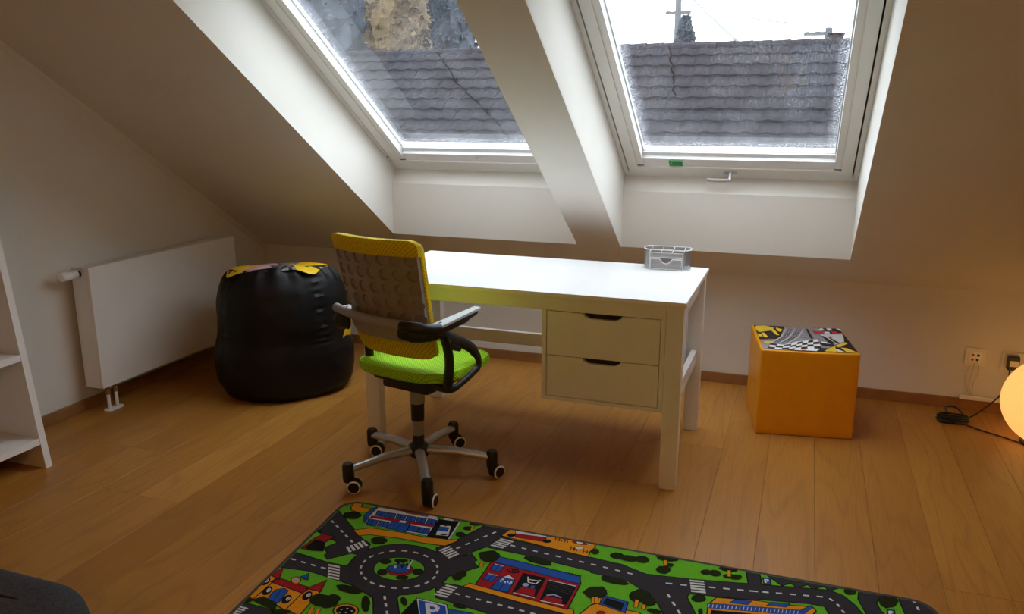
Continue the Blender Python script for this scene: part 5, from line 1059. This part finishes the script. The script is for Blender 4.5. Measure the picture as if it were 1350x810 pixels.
RUG_OL = [(1.7784, -2.9902), (1.7820, -3.0082), (1.7901, -3.0251), (1.8022, -3.0395), (1.8174, -3.0506), (1.8347, -3.0576), (1.8530, -3.0600), (3.6750, -3.0600), (3.6930, -3.0576), (3.7097, -3.0506), (3.7238, -3.0395), (3.7345, -3.0250), (3.7409, -3.0081), (3.7427, -2.9900), (3.7073, -1.9230), (3.7043, -1.9049), (3.6968, -1.8881), (3.6852, -1.8737), (3.6703, -1.8627), (3.6532, -1.8559), (3.6350, -1.8537), (1.7750, -1.8713), (1.7570, -1.8739), (1.7406, -1.8810), (1.7268, -1.8923), (1.7167, -1.9068), (1.7108, -1.9237), (1.7096, -1.9418)]
rug = link('play_rug', bmesh.new(), rug_pile('rug_edge', (.075, .065, .055)))
tag(rug, 'green childrens play rug printed with roads and houses, lying on the oak floor', 'rug')
bm = bmesh.new(); addprism(bm, RUG_OL, lambda p: Vector((p[0], p[1], .0005)), lambda p: Vector((p[0], p[1], .0062))); bmesh.ops.recalc_face_normals(bm, faces=bm.faces); bm.to_mesh(rug.data); bm.free()
bm = bmesh.new(); keys = list(RUGC); mats = [rug_pile('rug_' + {'g': 'green', 'r': 'asphalt', 'k': 'outline', 'o': 'orange', 'w': 'white', 'b': 'blue', 'd': 'red', 't': 'foliage', 'l': 'pale_blue'}[k], RUGC[k]) for k in keys]
cxr = sum(p[0] for p in RUG_OL) / len(RUG_OL); cyr = sum(p[1] for p in RUG_OL) / len(RUG_OL)
vs = [bm.verts.new((cxr + (p[0] - cxr) * .988, cyr + (p[1] - cyr) * .98, .0064)) for p in RUG_OL]; f = bm.faces.new(vs); f.material_index = 0
for i, s_ in enumerate(RUG.split(';')):
    vs = []
    for q in s_[1:].split(','):
        a, b = q.split(); vs.append(bm.verts.new(((int(a) + 15000) / 10000, (int(b) - 35000) / 10000, .00645 + i * .000004)))
    f = bm.faces.new(vs); f.material_index = keys.index(s_[0])
bm.normal_update()
for f in bm.faces:
    if f.normal.z < 0: f.normal_flip()
link('printed_pile', bm, mats, rug)

# ---------------------------------------------------------------- radiator
rad = thing('radiator', 'white flat panel radiator mounted low on the left wall', 'radiator', (.0, -.967, 0))
ry0, ry1 = -1.485 + .967, -.449 + .967
def rl(name, a, b, mat='white', bev=.003, par=None): return link(name, box(a, b, bev), MT[mat], par or rad)
rl('front_panel', (.128, ry0, .126), (.142, ry1, .718), 'white', .003)
rl('side_cover', (.034, ry0, .126), (.1275, ry0 + .012, .716), 'white', .002); rl('side_cover', (.034, ry1 - .012, .126), (.1275, ry1, .716), 'white', .002)
rl('rear_panel', (.034, ry0 + .0125, .126), (.046, ry1 - .0125, .70), 'white', .002)
bm = bmesh.new(); k = 0
y = ry0 + .016
while y < ry1 - .03: addbox(bm, (.050, y, .704), (.124, y + .006, .714)); y += .0125
o = link('top_grille', bm, MT['white'], rad)
rl('wall_bracket', (.001, ry0 + .2, .3), (.034, ry0 + .24, .66), 'white', .001); rl('wall_bracket', (.001, ry1 - .24, .3), (.034, ry1 - .2, .66), 'white', .001)
bm = bmesh.new(); addlathe(bm, [(0, -.030), (.015, -.030), (.0155, 0), (0, 0)], (.082, ry0, .688), 18, 'y'); link('valve_neck', bm, MT['black'], rad, True)
bm = bmesh.new(); addlathe(bm, [(0, -.100), (.018, -.100), (.021, -.094), (.0215, -.062), (.019, -.058), (.0185, -.044), (.020, -.040), (.020, -.016), (0, -.016)], (.082, ry0, .688), 20, 'y'); bmesh.ops.recalc_face_normals(bm, faces=bm.faces); hd_ = link('thermostat_head', bm, MT['white'], rad, True)
bm = bmesh.new(); 
for k in range(10):
    a = 2 * PI * k / 10; addbox(bm, (.082 + .0205 * math.cos(a) - .001, ry0 - .092, .688 + .0205 * math.sin(a) - .001), (.082 + .0205 * math.cos(a) + .0015, ry0 - .064, .688 + .0205 * math.sin(a) + .0015))
link('grip_rib', bm, MT['white'], hd_)
for py in (ry0 + .045, ry0 + .093):
    link('pipe', lathe([(0, .004), (.0085, .004), (.0085, .085), (0, .085)], (.118, py, 0), 14), MT['white'], rad, True)
    link('pipe_fitting', lathe([(0, .083), (.011, .083), (.0125, .09), (.0125, .105), (.010, .108), (.010, .127), (0, .127)], (.118, py, 0), 14), MT['brass'], rad, True)
bm = bmesh.new(); addlathe(bm, [(0, .0003), (.026, .0003), (.026, .006), (.022, .009), (0, .009)], (0, 0, 0), 28)
for v in bm.verts: v.co = Vector((.118 + v.co.x, ry0 + .069 + v.co.y + (.026 if v.co.y > 0 else -.026) * min(1, abs(v.co.y) / .01), v.co.z))
bmesh.ops.recalc_face_normals(bm, faces=bm.faces); link('floor_rosette', bm, MT['white'], rad, True)

# ---------------------------------------------------------------- shelving unit (front edges slope back towards the top)
sh = thing('shelving_unit', 'white open shelving unit with slanted front against the left wall', 'shelf', (.016, -2.43, 0))
yF, yN = .415, -.415; SHH = 1.25
fx = lambda z: .379 - .104 * z
for yy in (yF - .029, yN):
    bm = bmesh.new(); addprism(bm, [(0, 0), (fx(0), 0), (fx(SHH), SHH), (0, SHH)], lambda p: Vector((p[0], yy, p[1])), lambda p: Vector((p[0], yy + .029, p[1]))); bmesh.ops.recalc_face_normals(bm, faces=bm.faces); link('side_panel', bm, MT['white'], sh)
for z in (.104, .457, .820, 1.19):
    bm = bmesh.new(); addprism(bm, [(.0065, z), (fx(z) - .002, z), (fx(z + .026) - .002, z + .026), (.0065, z + .026)], lambda p: Vector((p[0], yN + .0295, p[1])), lambda p: Vector((p[0], yF - .0295, p[1]))); bmesh.ops.recalc_face_normals(bm, faces=bm.faces); link('shelf_board', bm, MT['white'], sh)
link('back_panel', box((0, yN + .0295, .10), (.006, yF - .0295, SHH)), MT['white'], sh)

# ---------------------------------------------------------------- dark grey seat corner, bottom left of the frame
sofa = thing('upholstered_bench', 'charcoal felt upholstered bench, rounded corner at the lower left', 'bench', (1.395, -3.535, 0))
bm = bmesh.new(); addbox(bm, (-.48, -.44, .0), (.48, .44, .43), .0)
es = [e for e in bm.edges if abs((e.verts[0].co - e.verts[1].co).z) > .1]; bmesh.ops.bevel(bm, geom=es, offset=.13, segments=10, affect='EDGES', profile=.5)
es = [e for e in bm.edges if all(v.co.z > .42 for v in e.verts)]; bmesh.ops.bevel(bm, geom=es, offset=.075, segments=8, affect='EDGES', profile=.5)
bmesh.ops.recalc_face_normals(bm, faces=bm.faces); link('cushion', bm, MT['felt'], sofa, True)
seam = [(-.48, .30, .431), (.10, .315, .431), (.24, .315, .431), (.36, .322, .424), (.425, .330, .395), (.455, .335, .355), (.465, .337, .25), (.465, .337, .05)]
link('piping', tube(catmull(seam, 6), .004, 8), MT['gasket'], sofa, True)

# ---------------------------------------------------------------- globe lamp
gl = thing('globe_lamp', 'glowing warm yellow globe lamp standing on the floor at the right', 'lamp', (4.32, -.38, 0))
gr = .195; prof = [(.0, .0045)] + [(gr * math.sin(PI * t / 40), gr - gr * math.cos(PI * t / 40) + .0) for t in range(6, 41)]
prof = [(max(a, 0.0001), b) for a, b in prof]; prof[0] = (.0001, prof[1][1])
bm = lathe(prof, n=48); link('glass_globe', bm, MT['globe'], gl, True)
link('base_ring', lathe([(0, .0003), (.10, .0003), (.10, .014), (.088, .02), (0, .02)], n=32), MT['black'], gl, True)
cab = tube(catmull([(4.23, -.42, .006), (4.16, -.36, .006), (4.09, -.31, .006), (4.03, -.265, .008)], 6), .0036, 8)
link('cord', cab, MT['cable'], gl, True).matrix_parent_inverse = Matrix.Translation((-4.32, .38, 0))
coil = bmesh.new()
for k in range(7):
    pts = [(3.975 + (.060 + .004 * (k % 3)) * math.cos(a * .35 + k), -.228 + (.030 + .003 * (k % 2)) * math.sin(a * .35 + k), .006 + .0052 * k + .002 * math.sin(a)) for a in range(19)]
    addtube(coil, pts, .0036, 7)
addtube(coil, catmull([(3.96, -.20, .03), (3.95, -.17, .055), (3.99, -.175, .06), (4.03, -.205, .03)], 6), .0036, 7)
addlathe(coil, [(0, 0), (.014, .0), (.014, .012), (0, .012)], (3.975, -.228, .001), 12)
bmesh.ops.recalc_face_normals(coil, faces=coil.faces)
coil_o = link('coiled_cord', coil, MT['cable'], gl, True); coil_o.matrix_parent_inverse = Matrix.Translation((-4.32, .38, 0))
pc = link('plug_cord', tube(catmull([(4.03, -.215, .02), (4.08, -.16, .03), (4.14, -.10, .06), (4.20, -.06, .12), (4.22, -.045, .20), (4.215, -.04, .255)], 6), .0034, 8), MT['cable'], gl, True)
pc.matrix_parent_inverse = Matrix.Translation((-4.32, .38, 0))

# ---------------------------------------------------------------- sockets and cable duct on the back wall
so = thing('antenna_socket', 'cream square antenna socket plate low on the back wall with thin wires', 'socket', (4.076, 0, .267))
link('plate', box((-.045, -.009, -.045), (.045, -.0002, .045), .003), MT['cream'], so)
link('inner_plate', box((-.026, -.0115, -.026), (.024, -.009, .026), .001), MT['alu'], so)
for (a, b, m_) in ((-.012, .012, 'redp'), (.011, .012, 'black'), (-.012, -.011, 'redp'), (.009, -.011, 'black')): link('jack', lathe([(0, -.0118), (.0065, -.0118), (.0065, -.014), (0, -.014)], (a, 0, b), 12, 'y'), MT[m_], so)
for i, pts in enumerate(([(.0, -.014, -.015), (-.006, -.022, -.06), (-.012, -.02, -.13), (.0, -.014, -.19)], [(.010, -.014, -.015), (.020, -.024, -.06), (.004, -.026, -.12), (.004, -.014, -.19)], [(-.02, -.012, -.045), (-.034, -.018, -.09), (-.028, -.018, -.14), (-.004, -.012, -.19)])):
    link('wire', tube(catmull(pts, 6), .0014, 6), MT['cablew'], so, True)
s2 = thing('power_socket', 'double cream power socket on the back wall behind the globe lamp', 'socket', (4.27, 0, .262))
link('plate', box((-.083, -.009, -.045), (.083, -.0002, .045), .003), MT['cream'], s2)
for a in (-.042, .042): link('outlet_well', lathe([(0, -.0092), (.020, -.0092), (.022, -.0125), (.0205, -.0125), (.019, -.0105), (0, -.0105)], (a, 0, 0), 20, 'y'), MT['cream'], s2)
plug = thing('power_adapter', 'black plug adapter with pale label in the power socket', 'adapter', (4.232, -.014, .262))
link('housing', box((-.024, -.036, -.034), (.024, 0, .034), .005), MT['black'], plug); link('label', box((-.018, -.0368, -.014), (.020, -.0361, .014)), MT['cream'], plug)
duct = link('cable_duct', box((4.028, -.032, .056), (4.9, -.0145, .074), .002), MT['cream']); tag(duct, 'thin cream cable duct along the skirting below the sockets', 'duct')

# ---------------------------------------------------------------- room lamp behind the camera
if ROOM_LAMP:
    rlmp = thing('ceiling_lamp', 'round opal ceiling lamp further back in the room', 'lamp', (3.2, -5.6, FZ))
    link('diffuser', lathe([(0, -.06), (.10, -.055), (.16, -.03), (.17, -.001), (0, -.001)], n=32), emis('ceiling_opal', (1.0, .46, .11), ROOM_LAMP), rlmp, True)

# ---------------------------------------------------------------- outside: neighbour's wet tiled roof
nb = thing('neighbour_house', 'neighbouring house with dark wet tiled roof seen through the skylights', 'house', (0, 11, -4.6))
RZ = 2.50 + 4.6; SLP = .78; ROW = .235
NO = Vector(nb.location)
link('wall', box((-9, -3.6, 0), (4.3, 4, RZ - 3.6 * SLP - .05)), MT['plaster_out'], nb)
bm = bmesh.new(); addprism(bm, [(0, RZ - .03), (-4.3, RZ - .03 - 4.3 * SLP), (-4.3, RZ - .2 - 4.3 * SLP), (0, RZ - .2), (4.3, RZ - .2 - 4.3 * SLP), (4.3, RZ - .03 - 4.3 * SLP)], lambda p: Vector((-9.2, p[0], p[1])), lambda p: Vector((4.5, p[0], p[1]))); bmesh.ops.recalc_face_normals(bm, faces=bm.faces); link('roof_deck', bm, MT['bark'], nb)
TW = .31
def tilebm(bm, x, j, rnd=random.Random(5)):
    # wavy pantile: crest then trough, lower edge lifted over the next row
    y0 = -.02 - j * ROW; z0 = RZ - .02 - j * ROW * SLP; y1 = y0 - ROW * 1.12; z1 = z0 - ROW * 1.12 * SLP
    prof = [(0, .0), (.06, .017), (.13, .021), (.19, .008), (.25, .0), (TW, .004)]
    jt = rnd.uniform(-.004, .006)
    top = [bm.verts.new((x + a, y0, z0 + b + .012)) for a, b in prof]; bot = [bm.verts.new((x + a, y1, z1 + b + .05 + jt)) for a, b in prof]; low = [bm.verts.new((x + a, y1 + .004, z1 + b + .022 + jt)) for a, b in prof]
    for i in range(5): bm.faces.new((top[i], bot[i], bot[i + 1], top[i + 1])); bm.faces.new((bot[i], low[i], low[i + 1], bot[i + 1]))
proto_me = []
for k in range(3):
    bm = bmesh.new(); tilebm(bm, 0, 0, random.Random(k)); bmesh.ops.recalc_face_normals(bm, faces=bm.faces); me = bpy.data.meshes.new('roof_tile'); bm.to_mesh(me); bm.free(); me.materials.append(MT['tile']); proto_me.append(me)
rest = bmesh.new(); rt_ = random.Random(9)
for j in range(18):
    for i in range(-29, 15):
        x = i * TW + (.0)
        if j < 10 and -4.7 < x < 4.3:
            o = bpy.data.objects.new('roof_tile', rt_.choice(proto_me)); C.objects.link(o); o.parent = nb; o.location = (x, -j * ROW, -j * ROW * SLP + rt_.uniform(-.003, .004))
        else: tilebm(rest, x, j)
o = link('far_roof_tile', rest, MT['tile'], nb); o['kind'] = 'stuff'
for i in range(-29, 15):
    bm = bmesh.new(); addlathe(bm, [(.10, 0), (.115, .32)], (0, 0, 0), 10, 'x')
    for f in list(bm.faces):
        if len(f.verts) > 4: bm.faces.remove(f)
    o = link('ridge_tile', bm, MT['tile'], nb, True); o.location = (i * TW, 0, RZ - .05)
link('chimney', box((3.40, .3, RZ - .4), (3.63, .8, RZ + .14), .01), MT['brick'], nb); link('chimney_cap', box((3.37, .26, RZ + .14), (3.66, .84, RZ + .17), .01), MT['tile'], nb)
# wandering lightning conductor lying on the tiles
for path in ([(.72, 0), (.86, .44), (.96, .86), (1.07, 1.27)], [(-3.84, .04), (-2.99, .9), (-2.22, 1.51), (-1.92, 1.75), (-1.5, 2.14)]):
    rr = random.Random(3); P = []
    for (xa, da), (xb, db) in zip(path[:-1], path[1:]):
        for k in range(6):
            t = k / 6; d = da + (db - da) * t; P.append((xa + (xb - xa) * t + rr.uniform(-.03, .03), -d, RZ + .045 - d * SLP))
    link('roof_conductor', tube(P, .015, 6), MT['dullblack'], nb)
def pole(x, y, zt, lab, arm, armz, side=0):
    p = thing('utility_pole', lab, 'pole', (x, y, -4.6))
    link('mast', tube([(0, 0, 0), (0, 0, zt + 4.6)], [.17, .11], 12), MT['polewood'], p)
    link('crossarm', box((-arm + side, -.06, armz + 4.54), (arm + side, .06, armz + 4.66)), MT['polewood'], p)
    for a in (-arm + .1, 0, arm - .1): link('insulator', lathe([(0, 0), (.07, 0), (.09, .12), (.05, .25), (0, .26)], (a + side, 0, armz + 4.66), 8), MT['plaster_out'], p, True)
pole(-2.1, 30, 8.5, 'tall grey utility pole with a crossarm rising behind the roof ridge', .5, 5.05)
pole(3.53, 26, 3.98, 'short utility pole with a crossarm beside the chimney', .43, 3.8, -.35)
for i, (a, b, sg) in enumerate((((-1.75, 29.8, 5.75), (2.2, 14, 2.3), .05), ((-2.55, 29.7, 5.36), (-22, 34, 6.5), .5), ((-1.6, 29.6, 5.36), (2.78, 25.8, 4.12), .15), ((-1.75, 29.5, 6.4), (16, 24, 5.6), .6))):
    A, B = Vector(a), Vector(b); P = [A.lerp(B, k / 16) - Vector((0, 0, sg * 4 * (k / 16) * (1 - k / 16))) for k in range(17)]
    tag(link('power_cable', tube(P, .035 if i == 0 else .018, 6), MT['cable']), ['thick power cable running down from the tall pole', 'thin wire running left from the tall pole', 'thin low wire running right from the tall pole', 'thin high wire running right from the tall pole'][i], 'cable')
def tree(x, y, h, r, label, mat, conifer=True, seed=1):
    t = thing('tree', label, 'tree', (x, y, -4.6)); rr = random.Random(seed); h += 4.6
    link('trunk', tube([(0, 0, 0), (.05, 0, h * .5), (0, 0, h * .97)], [r * .12, r * .08, .02], 8), MT['bark'], t)
    bm = bmesh.new(); prof = []
    for k in range(13):
        f = k / 12; z = h * (.35 + .63 * f); R_ = r * (1.0 - f * .97) if conifer else r * math.sqrt(max(.01, 1 - ((z - h * .68) / (h * .34)) ** 2)); prof.append((R_ * .82, z))
    addlathe(bm, prof, (0, 0, 0), 18)
    for v in bm.verts: v.co += Vector((v.co.x, v.co.y, 0)) * .35 * mnoise.noise(v.co * 1.7 + Vector((seed, 0, 0)))
    for k in range(7000):
        f = rr.random() ** .8; z = h * (.35 + .65 * f)
        R_ = r * (1.05 - f) if conifer else r * math.sqrt(max(.02, 1 - ((z - h * .68) / (h * .34)) ** 2))
        a = rr.random() * 2 * PI; q = R_ * (.35 + .65 * rr.random()); p = Vector((q * math.cos(a), q * math.sin(a), z)); s_ = .05 + .09 * rr.random()
        d = Vector((rr.uniform(-1, 1), rr.uniform(-1, 1), rr.uniform(-.6, .6))).normalized() * s_; e = Vector((rr.uniform(-1, 1), rr.uniform(-1, 1), rr.uniform(-1, 1))).normalized() * s_ * .7
        bm.faces.new([bm.verts.new(p - d), bm.verts.new(p + e), bm.verts.new(p + d), bm.verts.new(p - e)])
    o = link('foliage', bm, mat, t); o['kind'] = 'stuff'
tree(-1.2, 26, 4.5, 2.0, 'small dark conifer behind the ridge beside the tall pole', MT['needles'], True, 2)
tree(-12.0, 20, 9.5, 2.6, 'tall bluish dark tree beyond the roof, left skylight', MT['needles'], False, 3)
tree(-8.3, 18, 6.4, 1.0, 'tan autumn tree beyond the roof, left skylight', MT['autumn'], False, 4)
tree(-8.3, 21.5, 7.2, 1.1, 'slim bluish tree right of the tan autumn tree', MT['needles'], False, 6)
g = structure(link('ground', box((-60, .8, -4.8), (60, 80, -4.6)), MT['ground']))
